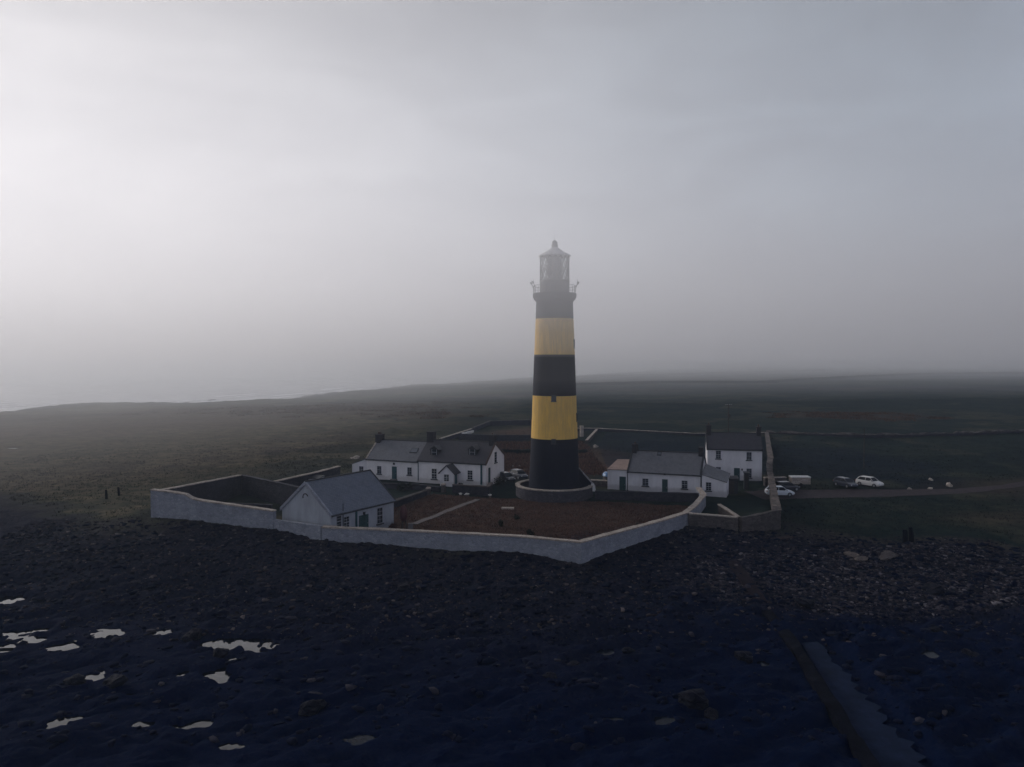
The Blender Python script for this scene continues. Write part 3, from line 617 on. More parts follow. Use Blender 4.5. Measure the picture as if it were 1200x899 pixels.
    def bx(s, m, side, a0, a1, d0, d1, z0, z1, off=0):
        if side == 'front': m.box(a0, a1, off-d1, off-d0, z0, z1)
        elif side == 'right': m.box(s.L+off+d0, s.L+off+d1, a0, a1, z0, z1)
        elif side == 'left': m.box(-off-d1, -off-d0, a0, a1, z0, z1)
    def window(s, side, a0, a1, z0, z1, cols=2, rows=4, parent=None, off=0, frame=None, sill=True):
        a0, a1 = min(a0, a1), max(a0, a1); z0, z1 = min(z0, z1), max(z0, z1); m = MB(); f = .055
        s.bx(m, side, a0, a0+f, .004, .05, z0, z1, off); s.bx(m, side, a1-f, a1, .004, .05, z0, z1, off)
        s.bx(m, side, a0+f, a1-f, .004, .05, z0, z0+f, off); s.bx(m, side, a0+f, a1-f, .004, .05, z1-f, z1, off)
        mid = (z0+z1)/2; s.bx(m, side, a0+f, a1-f, .018, .046, mid-.035, mid+.035, off)
        for k in range(1, cols): x = a0+(a1-a0)*k/cols; s.bx(m, side, x-.018, x+.018, .02, .043, z0+f, z1-f, off)
        for k in range(1, rows):
            if k*2 == rows: continue
            z = z0+(z1-z0)*k/rows; s.bx(m, side, a0+f, a1-f, .021, .040, z-.015, z+.015, off)
        o = m.build('window', frame or M_FRAME, parent or s.o)
        g = MB(); s.bx(g, side, a0+f*.5, a1-f*.5, .003, .022, z0+f*.5, z1-f*.5, off); 
        if not parent:
            g.build('pane', M_GLASS, o)
            if sill: g = MB(); s.bx(g, side, a0-.12, a1+.12, .002, .16, z0-.16, z0-.01, off); g.build('sill', M_BLACKTRIM, o)
        else:
            o.data.materials.append(M_GLASS); bpy.data.objects.remove(o)
            m.cur = 1; m.v_ = None; s.bx(m, side, a0+f*.5, a1-f*.5, .003, .022, z0+f*.5, z1-f*.5, off)
            o = m.build('window', [frame or M_FRAME, M_GLASS], parent)
        return o
    def pwin(s, side, px0, py0, px1, py1, **k):
        a, z1 = s.cast(side, px0, py0); b, z0 = s.cast(side, px1, py1); return s.window(side, a, b, z0, z1, **k)
    def pdoor(s, side, px0, py0, px1, py1, mat=None):
        a, z1 = s.cast(side, px0, py0); b, z0 = s.cast(side, px1, py1); a, b = min(a, b), max(a, b); z0 = min(z0, z1-1.95)
        m = MB(); s.bx(m, side, a, a+.08, .003, .07, z0, z1); s.bx(m, side, b-.08, b, .003, .07, z0, z1); s.bx(m, side, a+.08, b-.08, .003, .07, z1-.1, z1)
        s.bx(m, side, a+.08, b-.08, .002, .03, z0, z1-.1)
        for q in range(2):
            for r_ in range(3): w_ = (b-a-.16)/2; s.bx(m, side, a+.08+q*w_+.07, a+.08+(q+1)*w_-.07, .03, .05, z0+.15+r_*.62, z0+.62+r_*.62)
        o = m.build('door', mat or M_GREENDOOR, s.o)
        h = MB(); s.bx(h, side, b-.2, b-.13, .05, .1, z0+.95, z0+1.1); h.build('handle', M_METAL, o)
        st = MB(); s.bx(st, side, a-.15, b+.15, .0, .45, z0-.6, z0-.02); st.build('doorstep', M_CONC, s.o); return o
    def pipe(s, side, px, pyt, pyb, r=.06, mat=None):
        a, z1 = s.cast(side, px, pyt); z0 = s.cast(side, px, pyb)[1]
        p0, p1 = {'front': ((a, -.1, z1), (a, -.1, z0)), 'right': ((s.L+.1, a, z1), (s.L+.1, a, z0)), 'left': ((-.1, a, z1), (-.1, a, z0))}[side]
        return MB().tube(p0, p1, r).build('drainpipe', mat or M_BLACKTRIM, s.o)
    def chimney(s, x, yw=.95, xw=.65, h=1.3, pots=2, mat=None, y=None):
        y = s.yr if y is None else y; m = MB(); z = s.r
        m.box(x-xw/2, x+xw/2, y-yw/2, y+yw/2, z-.8, z+h); m.box(x-xw/2-.07, x+xw/2+.07, y-yw/2-.07, y+yw/2+.07, z+h+.002, z+h+.14)
        o = m.build('chimney', mat or M_CHIM, s.roof)
        for k in range(pots):
            yy = y+(k-(pots-1)/2)*.42; hh = random.choice((.3, .45))
            MB().lathe([(.13, z+h+.14), (.11, z+h+.14+hh*.8), (.14, z+h+.14+hh*.85), (.14, z+h+.14+hh), (.09, z+h+.14+hh)], 12, x, yy).build('chimney_pot', M_POT, o, smooth=True)
        return o
    def skylight(s, px0, py0, px1, py1):
        a = s.cast('roof', px0, py0); b = s.cast('roof', px1, py1); x0, x1 = a[0], b[0]; y0, y1 = b[1], a[1]; sl = (s.r-s.e)/s.yr
        P = [(x0, y0), (x1, y0), (x1, y1), (x0, y1)]; m = MB()
        m.hexa([(x, y, s.e+sl*y+.1) for x, y in P], [(x, y, s.e+sl*y+.27) for x, y in P]); m.cur = 1
        q = .1; P2 = [(x0+q, y0+q), (x1-q, y0+q), (x1-q, y1-q), (x0+q, y1-q)]; m.hexa([(x, y, s.e+sl*y+.2) for x, y in P2], [(x, y, s.e+sl*y+.285) for x, y in P2])
        m.build('skylight', [M_BLACKTRIM, plain('skylight_glass', (.10, .11, .13), .1, .1, spec=.6)], s.roof)
    def lean(s, pts_b, zb, ztops, name='wall', wall_m=None, roof_m=None, rname='annex_roof'):
        """annex on a four-point plan (local) with a sloping top"""
        m = MB(); m.hexa([(x, y, zb) for x, y in pts_b], [(x, y, z) for (x, y), z in zip(pts_b, ztops)]); o = m.build('annex', wall_m or M_WHITE, s.o)
        cx = sum(p[0] for p in pts_b)/4; cy = sum(p[1] for p in pts_b)/4; k = 1.04
        m = MB(); Q = [(cx+(x-cx)*k, cy+(y-cy)*k) for x, y in pts_b]; k0 = len(m.f)
        m.hexa([(x, y, z+.015) for (x, y), z in zip(Q, ztops)], [(x, y, z+.14) for (x, y), z in zip(Q, ztops)]); m.uv[k0+1] = [(x, y*1.2) for x, y in Q]
        m.build(rname, roof_m or M_SLATE, o); return o

# --- store with the pale slate roof
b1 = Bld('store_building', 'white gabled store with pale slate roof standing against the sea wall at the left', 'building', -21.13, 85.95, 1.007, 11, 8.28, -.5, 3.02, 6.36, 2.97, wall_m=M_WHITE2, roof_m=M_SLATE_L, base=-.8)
b1.verge(M_BLACKTRIM, sides=(1,), lift=.1); b1.verge(M_STONE, sides=(0,), w_=.28, lift=.04, h=.17, name='gable_coping')
b1.pwin('front', 394, 605, 400, 617, cols=1); b1.pwin('front', 402.4, 606, 409.3, 618); b1.pdoor('front', 420.5, 604.7, 431.5, 622); b1.pwin('front', 441.6, 595.7, 448.3, 612.5)
b1.pipe('front', 417, 597, 620, .13, M_TEAL); b1.pipe('front', 401.3, 590, 620, .05)
m = MB(); a, z = b1.cast('front', 426, 601.5); m.box(a-.08, a+.08, -.25, -.0, z-.15, z+.15); m.box(a-.15, a+.15, -.3, -.1, z+.152, z+.19); m.build('wall_lamp', M_BLACKTRIM, b1.o)
m = MB()
for k in range(14):
    t0, t1 = pi*k/14-.35, pi*(k+1)/14-.35; yc, zc = 4.14, 5.15-.0
    for rr in (.42,): m.box(-.07, -.002, yc+rr*cos((t0+t1)/2)-.05, yc+rr*cos((t0+t1)/2)+.05, zc+rr*sin((t0+t1)/2)-.05, zc+rr*sin((t0+t1)/2)+.05)
m.build('gable_arch', M_STONE_B, b1.o)

# --- left cottage
TH = -.375
c_, s_ = cos(TH), sin(TH)
b2 = Bld('white_cottage', 'left white cottage with grey slate roof, teal door and one skylight', 'cottage', -16.25-10.3*c_, 128.05-10.3*s_, TH, 10.28, 7.6, 0, 3.65, 6.5, 3.7, wall_m=M_WHITE3, roof_m=M_SLATE)
b2.verge(M_COPE, sides=(0,), w_=.26, name='gable_coping')
b2.lean([(-3.1, 0), (-.01, 0), (-.01, 6.5), (-3.1, 6.5)], -1, [2.45, 3.55, 3.55, 2.45])
b2.pwin('front', 421, 546.3, 426, 553.6, off=.0); b2.pwin('front', 442, 546, 447, 555.4); b2.pdoor('front', 459.4, 546.6, 465, 561.5, M_TEAL); b2.pwin('front', 477.4, 547.6, 482.6, 556.8)
b2.pipe('front', 490.3, 540, 563, .07, M_TEAL); b2.chimney(.35, yw=1.6, xw=1.0, h=1.0, pots=3); b2.skylight(482.8, 526.5, 488.0, 532.5)
m = MB(); a, z = b2.cast('front', 462, 543.5); m.box(a-.14, a+.14, -.22, -.002, z-.16, z+.12); m.box(a-.05, a+.05, -.3, -.05, z+.122, z+.2); m.build('wall_lamp', M_BLACKTRIM, b2.o)

# --- dormered cottage
b3 = Bld('white_cottage', 'white cottage with dark roof, two dormers and a gabled front porch', 'cottage', -16.2, 128.03, TH, 12.75, 8.0, 0, 3.88, 6.85, 4.5, yr=3.9, wall_m=M_WHITE3, roof_m=M_SLATE_D)
b3.verge(plain('brown_verge', (.08, .05, .04), .8), sides=(1,), w_=.2)
b3.pwin('front', 505.8, 549, 512, 561.6, cols=2, frame=M_WHITETRIM); b3.pwin('front', 547.8, 551, 554, 562.5, frame=M_WHITETRIM)
b3.pwin('right', 579.4, 530, 582, 541.5, cols=1); b3.pdoor('right', 572.3, 548.5, 574.3, 565)
b3.pipe('front', 564.3, 542.5, 568, .17, M_TEAL); b3.chimney(.5, yw=1.1, xw=1.3, h=1.45, pots=0, y=3.9); b3.chimney(12.3, yw=1.4, xw=.8, h=1.35, pots=1)
# porch
pa, _ = b3.cast('front', 515.8, 560, -2.2); pb, _ = b3.cast('front', 531.5, 560, -2.2); pw = pb-pa; pc = (pa+pb)/2
m = MB(); d = 2.2; pe, pr = 2.25, 3.45
for (A, B) in (((pa, -d), (pa, 0)), ((pb, 0), (pb, -d))): m.face([(A[0], A[1], -1), (B[0], B[1], -1), (B[0], B[1], pe), (A[0], A[1], pe)])
m.face([(pa, -d, -1), (pb, -d, -1), (pb, -d, pe), (pc, -d, pr), (pa, -d, pe)])
porch = m.build('porch', M_WHITE, b3.o)
m = MB()
for sx in (-1, 1):
    e_ = [(pc, -d-.25, pr+.02), (pc, 0, pr+.02), (pc+sx*(pw/2+.3), 0, pe-.22), (pc+sx*(pw/2+.3), -d-.25, pe-.22)]
    if sx == 1: e_ = [e_[0], e_[3], e_[2], e_[1]]
    k0 = len(m.f); m.hexa(e_, [(x, y, z+.15) for x, y, z in e_]); m.uv[k0+1] = [(y, x) for x, y, z in e_]
m.build('porch_roof', M_SLATE_D, porch)
b3.window('front', pc-.55, pc+.45, .85, 2.05, off=-d, parent=porch, frame=M_WHITETRIM)
m = MB(); m.box(pb+.002, pb+.06, -d+.4, -d+1.3, .1, 2.05); m.build('porch_door', M_TEAL, porch)
for px in (509, 553.5):
    ax, ay, az_ = b3.cast('roof', px, 534.5); m = MB(); w_ = .75; sl = (b3.r-b3.e)/b3.yr; zt = az_+1.15; y2 = min(b3.yr, ay+1.5)
    m.hexa([(ax-w_, ay, az_-.1), (ax+w_, ay, az_-.1), (ax+w_, y2, az_-.1), (ax-w_, y2, az_-.1)], [(ax-w_, ay, zt), (ax+w_, ay, zt), (ax+w_, y2, zt), (ax-w_, y2, zt)])
    m.face([(ax-w_, ay, zt), (ax+w_, ay, zt), (ax, ay, zt+.55)])
    dm = m.build('dormer', M_BLACKTRIM, b3.roof); m = MB()
    for sx in (-1, 1):
        e_ = [(ax, ay-.2, zt+.56), (ax, y2+.9, zt+.56), (ax+sx*(w_+.18), y2+.6, zt-.12), (ax+sx*(w_+.18), ay-.2, zt-.12)]
        if sx == 1: e_ = [e_[0], e_[3], e_[2], e_[1]]
        m.hexa(e_, [(x, y, z+.1) for x, y, z in e_])
    m.cur = 1; m.box(ax-.45, ax+.45, ay-.05, ay-.003, az_+.25, zt-.05); m.cur = 2
    m.box(ax-.5, ax-.42, ay-.07, ay-.004, az_+.2, zt); m.box(ax+.42, ax+.5, ay-.07, ay-.004, az_+.2, zt); m.box(ax-.42, ax+.42, ay-.065, ay-.004, (az_+zt)/2+.05, (az_+zt)/2+.13)
    md = m.build('dormer_roof', [M_SLATE, M_GLASS, M_FRAME], b3.roof)

# --- right cottage
b4 = Bld('white_cottage', 'long white cottage right of the lighthouse with two green doors and a right-hand lean-to', 'cottage', 18.82, 119.89, -.375, 11.5, 7.1, 0, 3.18, 5.97, 3.3, roof_m=M_SLATE)
b4.verge(M_BLACKTRIM, sides=(0, 1), w_=.3)
xa, _ = b4.cast('front', 712, 560); xr, _ = b4.cast('front', 851.5, 570)
b4.lean([(xa, 0), (-.16, 0), (-.16, 6.2), (xa+.2, 6.2)], -1, [3.15, 3.2, 4.1, 4.0], roof_m=plain('ochre_felt', (.28, .2, .17), .9, .3, .8))
b4.lean([(b4.L+.18, 0), (xr, 0), (xr, 5.2), (b4.L+.18, 5.2)], -1, [3.15, 2.1, 2.75, 4.1], roof_m=M_SLATE)
b4.pdoor('front', 726, 558.4, 733.4, 575.5); b4.pwin('front', 752.8, 560.6, 760, 569.6); b4.pdoor('front', 776, 561.6, 782.4, 579); b4.pwin('front', 798.8, 563, 805.8, 572.8)
b4.pwin('front', 827.2, 565, 833.6, 575.2)
b4.pipe('front', 821.6, 556, 582, .07); b4.chimney(.35, yw=1.2, xw=.75, h=1.1, pots=1); b4.chimney(11.1, yw=1.3, xw=.7, h=1.0, pots=0); b4.skylight(770.6, 531.3, 774.8, 535.4)
m = MB(); a, z = b4.cast('front', 779, 555.5); m.box(a-.14, a+.14, -.22, -.002, z-.16, z+.12); m.box(a-.05, a+.05, -.3, -.05, z+.122, z+.2); m.build('wall_lamp', M_BLACKTRIM, b4.o)

# --- two-storey house
b5 = Bld('white_house', 'white two-storey house with dark roof and a chimney at each end, right of the lighthouse', 'house', 34.57, 130.99, -.205, 9.26, 5.8, 0, 5.56, 7.95, 5.4, roof_m=M_SLATE_D)
b5.verge(M_BLACKTRIM, sides=(0, 1), w_=.25)
for q_ in ((838.8, 528.2, 844.8, 537.6), (874.8, 529.8, 880.8, 539.2), (838.8, 547.2, 844.8, 556), (874.8, 549, 880.8, 560)): b5.pwin('front', *q_)
b5.pdoor('front', 860.2, 548.4, 866.8, 563); b5.chimney(.35, yw=1.2, xw=.8, h=1.35, pots=2); b5.chimney(8.95, yw=1.2, xw=.7, h=1.2, pots=2)
m = MB(); a, z = b5.cast('front', 869.5, 550.3); m.box(a-.12, a+.12, -.22, -.002, z-.14, z+.14); m.box(a-.04, a+.04, -.28, -.05, z+.142, z+.2); m.build('wall_lamp', M_BLACKTRIM, b5.o)

def shed(name, label, x, y, th, lx, ly, z0, z1, z2, mat, roofm, cat='shed'):
    r = empty(name, (x, y, z0), th, label, cat); h1, h2 = z1-z0, z2-z0
    MB().hexa([(0, 0, -.4), (lx, 0, -.4), (lx, ly, -.4), (0, ly, -.4)], [(0, 0, h1), (lx, 0, h1), (lx, ly, h2), (0, ly, h2)]).build('wall', mat, r)
    m = MB(); m.hexa([(-.12, -.15, h1+.01), (lx+.12, -.15, h1+.01), (lx+.12, ly+.1, h2+.01), (-.12, ly+.1, h2+.01)], [(-.12, -.15, h1+.1), (lx+.12, -.15, h1+.1), (lx+.12, ly+.1, h2+.1), (-.12, ly+.1, h2+.1)]); m.build('roof', roofm, r)
    MB().box(lx*.3, lx*.7, -.06, -.003, -.1, h1*.85).build('door', M_WOOD, r); return r
shed('garden_shed', 'dark boxy shed standing before the front door of the two-storey house', 33.9, 117.6, -.2, 2.0, 2.2, -.2, 2.2, 2.35, M_BLACKTRIM, M_SLATE_D)
shed('oil_tank_shelter', 'narrow dark upright cabinet between the two-storey house and the boundary wall', 38.0, 121, -.2, .75, .9, -.1, 2.6, 2.7, M_BLACKTRIM, M_BLACKTRIM, 'cabinet')
shed('coal_shed', 'small pale low outhouse inside the field-side wall near the left cottage', -34.5, 124.5, -.3, 2.2, 1.8, 0, 1.2, 1.5, M_WHITE2, M_SLATE_D)

# ------------------------------------------------------------------ lighthouse
TXc, TYc, TZ0 = 6.65, 116.3, -.5
lh = empty('lighthouse', (TXc, TYc, TZ0), 0, 'tall lighthouse tower banded black and yellow with a white-domed lantern', 'lighthouse')
def zpx(py, Y): v = (449.5-py)/870; return CAM_Z+Y*(-sin(PITCH)+v*cos(PITCH))/(cos(PITCH)+v*sin(PITCH))-TZ0
bands = [zpx(372.5, 113.2), zpx(415.5, 112.9), zpx(464.5, 112.8), zpx(515.5, 112.7)]
def rad(z): return np.interp(z, [0, 3, 8.7, 20, 30.5], [4.15, 3.95, 3.68, 3.27, 2.86])
def tower_mat(black):
    k = NT('black_painted_masonry' if black else 'yellow_painted_masonry')
    col, dirt, fleck = ((.005, .007, .017), (.009, .010, .02), (.025, .025, .04)) if black else ((.88, .55, .12), (.60, .38, .13), (.8, .55, .2))
    st = k.noise(1.2, 8, .7, stretch=(3, 3, .25)); c = k.mix(k.ramp(st, [(.38, (0, 0, 0)), (.66, (.9,)*3)]), col, dirt)
    c = k.mix(k.ramp(k.noise(.5, 7, .7), [(.4, (0, 0, 0)), (.7, (.5,)*3)]), c, dirt); c = k.mix(k.ramp(k.noise(6, 6, .8), [(.62, (0, 0, 0)), (.7, (.6,)*3)]), c, fleck)
    sx = k.node('ShaderNodeSeparateXYZ'); k.l.new(k.tc.outputs['Object'], sx.inputs[0])
    course = k.math('FRACT', k.math('MULTIPLY', sx.outputs[2], 1.6)); cc = k.ramp(course, [(0, (0, 0, 0)), (.05, (1, 1, 1))])
    return k.fin(c, .8, k.math('ADD', k.math('MULTIPLY', cc, .6), k.noise(12, 5)), .4, .025, .12)
MTB, MTY = tower_mat(True), tower_mat(False)
zz = [-.6]+bands[::-1]+[30.9]
m = MB(); prof_z = []
for i in range(5):
    m.cur = 1 if i in (1, 3) else 0; a, b = zz[i], zz[i+1]; n = max(2, int((b-a)/1.0)); m.lathe([(float(rad(a+(b-a)*k/n)), a+(b-a)*k/n) for k in range(n+1)], 72, closed_top=False)
tw = m.build('tower', [MTB, MTY], lh, smooth=True)
# crisp band edge beads are the paint itself; plinth at the foot
MB().lathe([(4.55, -.6), (4.55, .5), (4.3, .75), (4.12, .78)], 72, closed_top=False).build('plinth', MTB, lh)
# gallery
m = MB(); m.lathe([(2.84, 30.55), (2.95, 30.75), (3.2, 31.0), (3.38, 31.35), (3.42, 31.75), (3.38, 31.95), (2.2, 32.0)], 72)
gal = m.build('gallery', MTB, lh, smooth=False)
rl = MB(); n = 28
for k in range(n):
    a = 2*pi*k/n; x, y = 3.3*cos(a), 3.3*sin(a); rl.tube((x, y, 31.9), (x, y, 33.15), .03, 6)
for zr in (32.3, 32.7, 33.15):
    for k in range(n*2):
        a, b = 2*pi*k/(n*2), 2*pi*(k+1)/(n*2); rl.tube((3.3*cos(a), 3.3*sin(a), zr), (3.3*cos(b), 3.3*sin(b), zr), .022 if zr < 33 else .035, 5)
rl.build('railing', M_METAL if False else plain('railing_paint', (.12, .11, .12), .6), gal)
for a in (pi*.985, pi*1.12, 0.02, -.22):
    m = MB(); x, y = 3.45*cos(a), 3.45*sin(a); m.tube((x*.97, y*.97, 32.9), (x*1.04, y*1.04, 33.5), .05, 6); m.tube((x*1.04, y*1.04, 33.45), (x*1.09, y*1.09, 33.75), .14, 10); m.tube((x*1.04, y*1.04, 33.8), (x*1.04, y*1.04, 34.15), .02, 5)
    m.build('floodlight', plain('railing_paint', (.12, .11, .12)), gal)
# lantern
M_LROOF = plain('lantern_roof_paint', (.62, .6, .58), .5, .15, 1.5)
M_LMET = plain('lantern_metal', (.16, .15, .145), .5, .2, 3)
m = MB(); m.lathe([(2.32, 32.0), (2.32, 33.85), (2.36, 33.9), (2.2, 33.95)], 60, closed_top=False); lan = m.build('lantern_base', plain('lantern_base_paint', (.05, .046, .05), .6), lh)
m = MB(); z0, z1, rr = 33.95, 37.75, 2.25; n = 16; zs_ = [z0+(z1-z0)*k/4 for k in range(5)]
for i in range(4):
    for k in range(n):
        for s2 in (-.5, .5):
            a = 2*pi*(k+(.5 if i % 2 else 0))/n; b = a+s2*2*pi/n; m.tube((rr*cos(a), rr*sin(a), zs_[i]), (rr*cos(b), rr*sin(b), zs_[i+1]), .075, 5)
for z in (zs_[0]+.03, zs_[2], zs_[4]-.03):
    for k in range(32): a, b = 2*pi*k/32, 2*pi*(k+1)/32; m.tube((rr*cos(a), rr*sin(a), z), (rr*cos(b), rr*sin(b), z), .045, 5)
m.build('lattice', M_LMET, lan)
k = NT('lantern_glass'); k.n.remove(k.b); tr = k.node('ShaderNodeBsdfTransparent'); gl = k.node('ShaderNodeBsdfGlossy'); gl.inputs['Roughness'].default_value = .05
tr.inputs[0].default_value = (.93, .95, .94, 1)
mx = k.node('ShaderNodeMixShader'); mx.inputs[0].default_value = .08; k.l.new(tr.outputs[0], mx.inputs[1]); k.l.new(gl.outputs[0], mx.inputs[2]); k.l.new(mx.outputs[0], k.out.inputs['Surface']); M_LGLASS = k.m
MB().lathe([(2.19, z0), (2.19, z1)], 32, closed_top=False).build('glazing', M_LGLASS, lan)
# optic: bulging stacks of prism rings round the lamp
m = MB(); prof = []
for kk in range(22):
    t = kk/21; z = 34.0+3.5*t; r0 = .85+.4*sin(pi*t)**.6; prof += [(r0, z), (r0-.09, z+.1)]
m.lathe(prof, 24); opt = m.build('lens', plain('optic_prisms', (.13, .12, .11), .3, .3, 4, .5), lan)
m = MB()
for k in range(10): a = 2*pi*k/10; m.tube((1.3*cos(a), 1.3*sin(a), 34.0), (1.3*cos(a), 1.3*sin(a), 37.5), .04, 5)
m.build('lens_frame', plain('lens_brass', (.2, .14, .06), .35, .2, 3, .5, .6), opt)
MB().tube((.35, -1.2, 34.75), (.35, -1.35, 34.75), .2, 14).build('bullseye', plain('brass_ring', (.75, .55, .2), .25, .1, 3, .5, .8), opt)
m = MB(); m.lathe([(2.45, 37.68), (2.52, 37.78), (2.5, 37.9), (1.9, 38.2), (1.3, 38.55), (.75, 38.95), (.5, 39.15)], 48); rf = m.build('lantern_roof', M_LROOF, lan, smooth=True)
m = MB(); m.lathe([(.48, 39.1), (.52, 39.5), (.42, 39.75), (.47, 39.95), (.3, 40.15), (.1, 40.3)], 20); m.build('vent', M_LMET, rf, smooth=True)
MB().tube((0, 0, 40.25), (0, 0, 41.1), .035, 6, .02).build('lightning_rod', M_LMET, rf)
# tower windows: recessed dark openings with pale surrounds
for (ang, py, w_, h_) in ((-95, 467, .55, .85), (-95, 517.5, .5, .6), (-14, 403, .5, 1.2), (-14, 489, .5, 1.2)):
    a = R(ang); Y = TYc+3.4*sin(a); z = zpx(py, Y); r_ = float(rad(z)); ca, sa = cos(a), sin(a)
    def pt(u, d, zz_): return ((r_+d)*ca-u*sa, (r_+d)*sa+u*ca, zz_)
    m = MB()
    for (u0, u1, za, zb) in ((-w_/2-.1, -w_/2, z-h_/2, z+h_/2), (w_/2, w_/2+.1, z-h_/2, z+h_/2), (-w_/2-.1, w_/2+.1, z+h_/2, z+h_/2+.1), (-w_/2-.16, w_/2+.16, z-h_/2-.12, z-h_/2)):
        m.hexa([pt(u0, -.1, za), pt(u0, .07, za), pt(u1, .07, za), pt(u1, -.1, za)], [pt(u0, -.1, zb), pt(u0, .07, zb), pt(u1, .07, zb), pt(u1, -.1, zb)])
    wo = m.build('window', M_BLACKTRIM, lh)
    MB().hexa([pt(-w_/2, -.1, z-h_/2), pt(-w_/2, .03, z-h_/2), pt(w_/2, .03, z-h_/2), pt(w_/2, -.1, z-h_/2)], [pt(-w_/2, -.1, z+h_/2), pt(-w_/2, .03, z+h_/2), pt(w_/2, .03, z+h_/2), pt(w_/2, -.1, z+h_/2)]).build('pane', M_GLASS, wo)
# entrance porch, black, gable towards the sea
m = MB(); x0, x1, xc, y0, y1 = 1.0, 6.0, 3.5, -1.0, 3.5; e_, r_ = 2.1, 4.9
m.face([(x0, y0, -.6), (x1, y0, -.6), (x1, y0, e_), (xc, y0, r_), (x0, y0, e_)]); m.face([(x1, y0, -.6), (x1, y1, -.6), (x1, y1, e_), (x1, y0, e_)]); m.face([(x1, y1, -.6), (x0, y1, -.6), (x0, y1, e_), (xc, y1, r_), (x1, y1, e_)])
po = m.build('porch', MTB, lh); m = MB()
for sx in (-1, 1):
    q_ = [(xc, y0-.2, r_+.02), (xc, y1, r_+.02), (xc+sx*2.75, y1, e_-.26), (xc+sx*2.75, y0-.2, e_-.26)]
    if sx == 1: q_ = [q_[0], q_[3], q_[2], q_[1]]
    k0 = len(m.f); m.hexa(q_, [(x, y, z+.14) for x, y, z in q_]); m.uv[k0+1] = [(y, x) for x, y, z in q_]
pr_ = m.build('porch_roof', M_SLATE_D, po)
m = MB(); q_ = [(xc+.9, y0-.28, r_-.98), (xc+2.85, y0-.28, e_-.36), (xc+2.85, y0-.02, e_-.36), (xc+.9, y0-.02, r_-.98)]; m.hexa(q_, [(x, y, z+.3) for x, y, z in q_]); m.build('bargeboard', plain('porch_board', (.3, .29, .3), .6), pr_)
m = MB(); m.hexa([(5.5, y0-.5, 1.2), (6.45, y0-.5, 1.2), (6.45, y0+.4, 1.2), (5.5, y0+.4, 1.2)], [(5.7, y0-.5, 2.35), (6.1, y0-.5, 2.35), (6.1, y0+.4, 2.35), (5.7, y0+.4, 2.35)]); m.build('kneeler', M_WHITETRIM, po)
# ring wall with curved coping
m = MB(); m.lathe([(6.05, -1.0), (6.05, 1.45), (5.5, 1.45), (5.5, -1.0)], 72, TXc, TYc, closed_top=False, a0=R(112), a1=R(360+5)); 
rw = m.build('ring_wall', stone('ring_rubble', (.055, .053, .065), (.11, .10, .115), (.04, .04, .045)), None); tag(rw, 'low round stone wall encircling the foot of the lighthouse, with a pale coping', 'wall')
MB().lathe([(6.13, 1.452), (6.15, 1.62), (5.4, 1.62), (5.42, 1.452)], 72, TXc, TYc, closed_top=False, a0=R(112), a1=R(365)).build('coping', M_COPE, rw)
m = MB().lathe([(6.0, -.42), (0, -.42)], 60, TXc, TYc, closed_top=False); tag(m.build('paving', M_CONC), kind='structure')

# ------------------------------------------------------------------ track, path, slipway
def ribbon(name, P, ws, dz, mat, n=6, label=None):
    pts = []
    for (a, b), (wa, wb) in zip(zip(P[:-1], P[1:]), zip(ws[:-1], ws[1:])):
        for k in range(n): t = k/n; pts.append((a[0]+(b[0]-a[0])*t, a[1]+(b[1]-a[1])*t, wa+(wb-wa)*t))
    pts.append((*P[-1], ws[-1])); m = MB(); rows = []
    X = []; 
    for i, (x, y, w_) in enumerate(pts):
        a = pts[max(0, i-1)]; b = pts[min(len(pts)-1, i+1)]; d = Vector((b[0]-a[0], b[1]-a[1])).normalized(); X.append((x, y, w_*(1+.12*random.uniform(-1, 1)), -d.y, d.x))
    nn_ = 9; zs2 = []
    for (x, y, w_, nx_, ny_) in X:
        row = []
        for j in range(nn_): t = (j/(nn_-1)-.5)*w_; row.append((x+nx_*t, y+ny_*t))
        zs2.append(row)
    fl = [p for r in zs2 for p in r]; z = terrain_z(np.array([p[0] for p in fl]), np.array([p[1] for p in fl]))+dz
    m.v = [(p[0], p[1], float(q)) for p, q in zip(fl, z)]
    for i in range(len(X)-1):
        for j in range(nn_-1): a = i*nn_+j; m.f.append((a, a+1, a+nn_+1, a+nn_)); m.mi.append(0)
    return tag(m.build(name, mat, smooth=True), label, kind='structure')
M_TRACK = plain('trodden_gravel', (.045, .036, .04), .95, .35, .9, .08, bs=.8, bd=.05)
ribbon('track', TRACK, [6.5, 6.8, 6.6, 5.2, 3.4, 2.6, 2.4, 2.4, 2.4, 2.4], .05, M_TRACK, label='gravel track from the houses curving away to the right')
ribbon('garden_path', PATHL, [1.0, .9], .05, plain('path_slabs', (.15, .13, .125), .9, .3, 1.4, .1), n=12)
m = MB(); A = [(24.5, 62.3), (26.0, 62.6)]; B_ = [(21.3, 38), (24.9, 38)]; n = 44
M_SLIP = plain('wet_slip_concrete', (.011, .018, .042), .8, .4, .8, .02, bs=.3, bd=.02)
for i in range(n):
    t0, t1 = i/n, (i+1)/n; f = lambda a, b, t: (a[0]+(b[0]-a[0])*t, a[1]+(b[1]-a[1])*t, -3.05-.9*t)
    wj = lambda q_: .2*math.sin(q_*.7)+.22*math.sin(q_*2.3)+.2*math.sin(q_*4.1); wv = wj(i); wv2 = wj(i+1)
    q = [f(A[0], B_[0], t0), f(A[0], B_[0], t1), f(A[1], B_[1], t1), f(A[1], B_[1], t0)]; q[2] = (q[2][0]+wv2, q[2][1], q[2][2]); q[3] = (q[3][0]+wv, q[3][1], q[3][2]); m.face(q)
tag(m.build('slipway', M_SLIP), 'smooth blue-grey slipway running down to the shore', kind='structure')
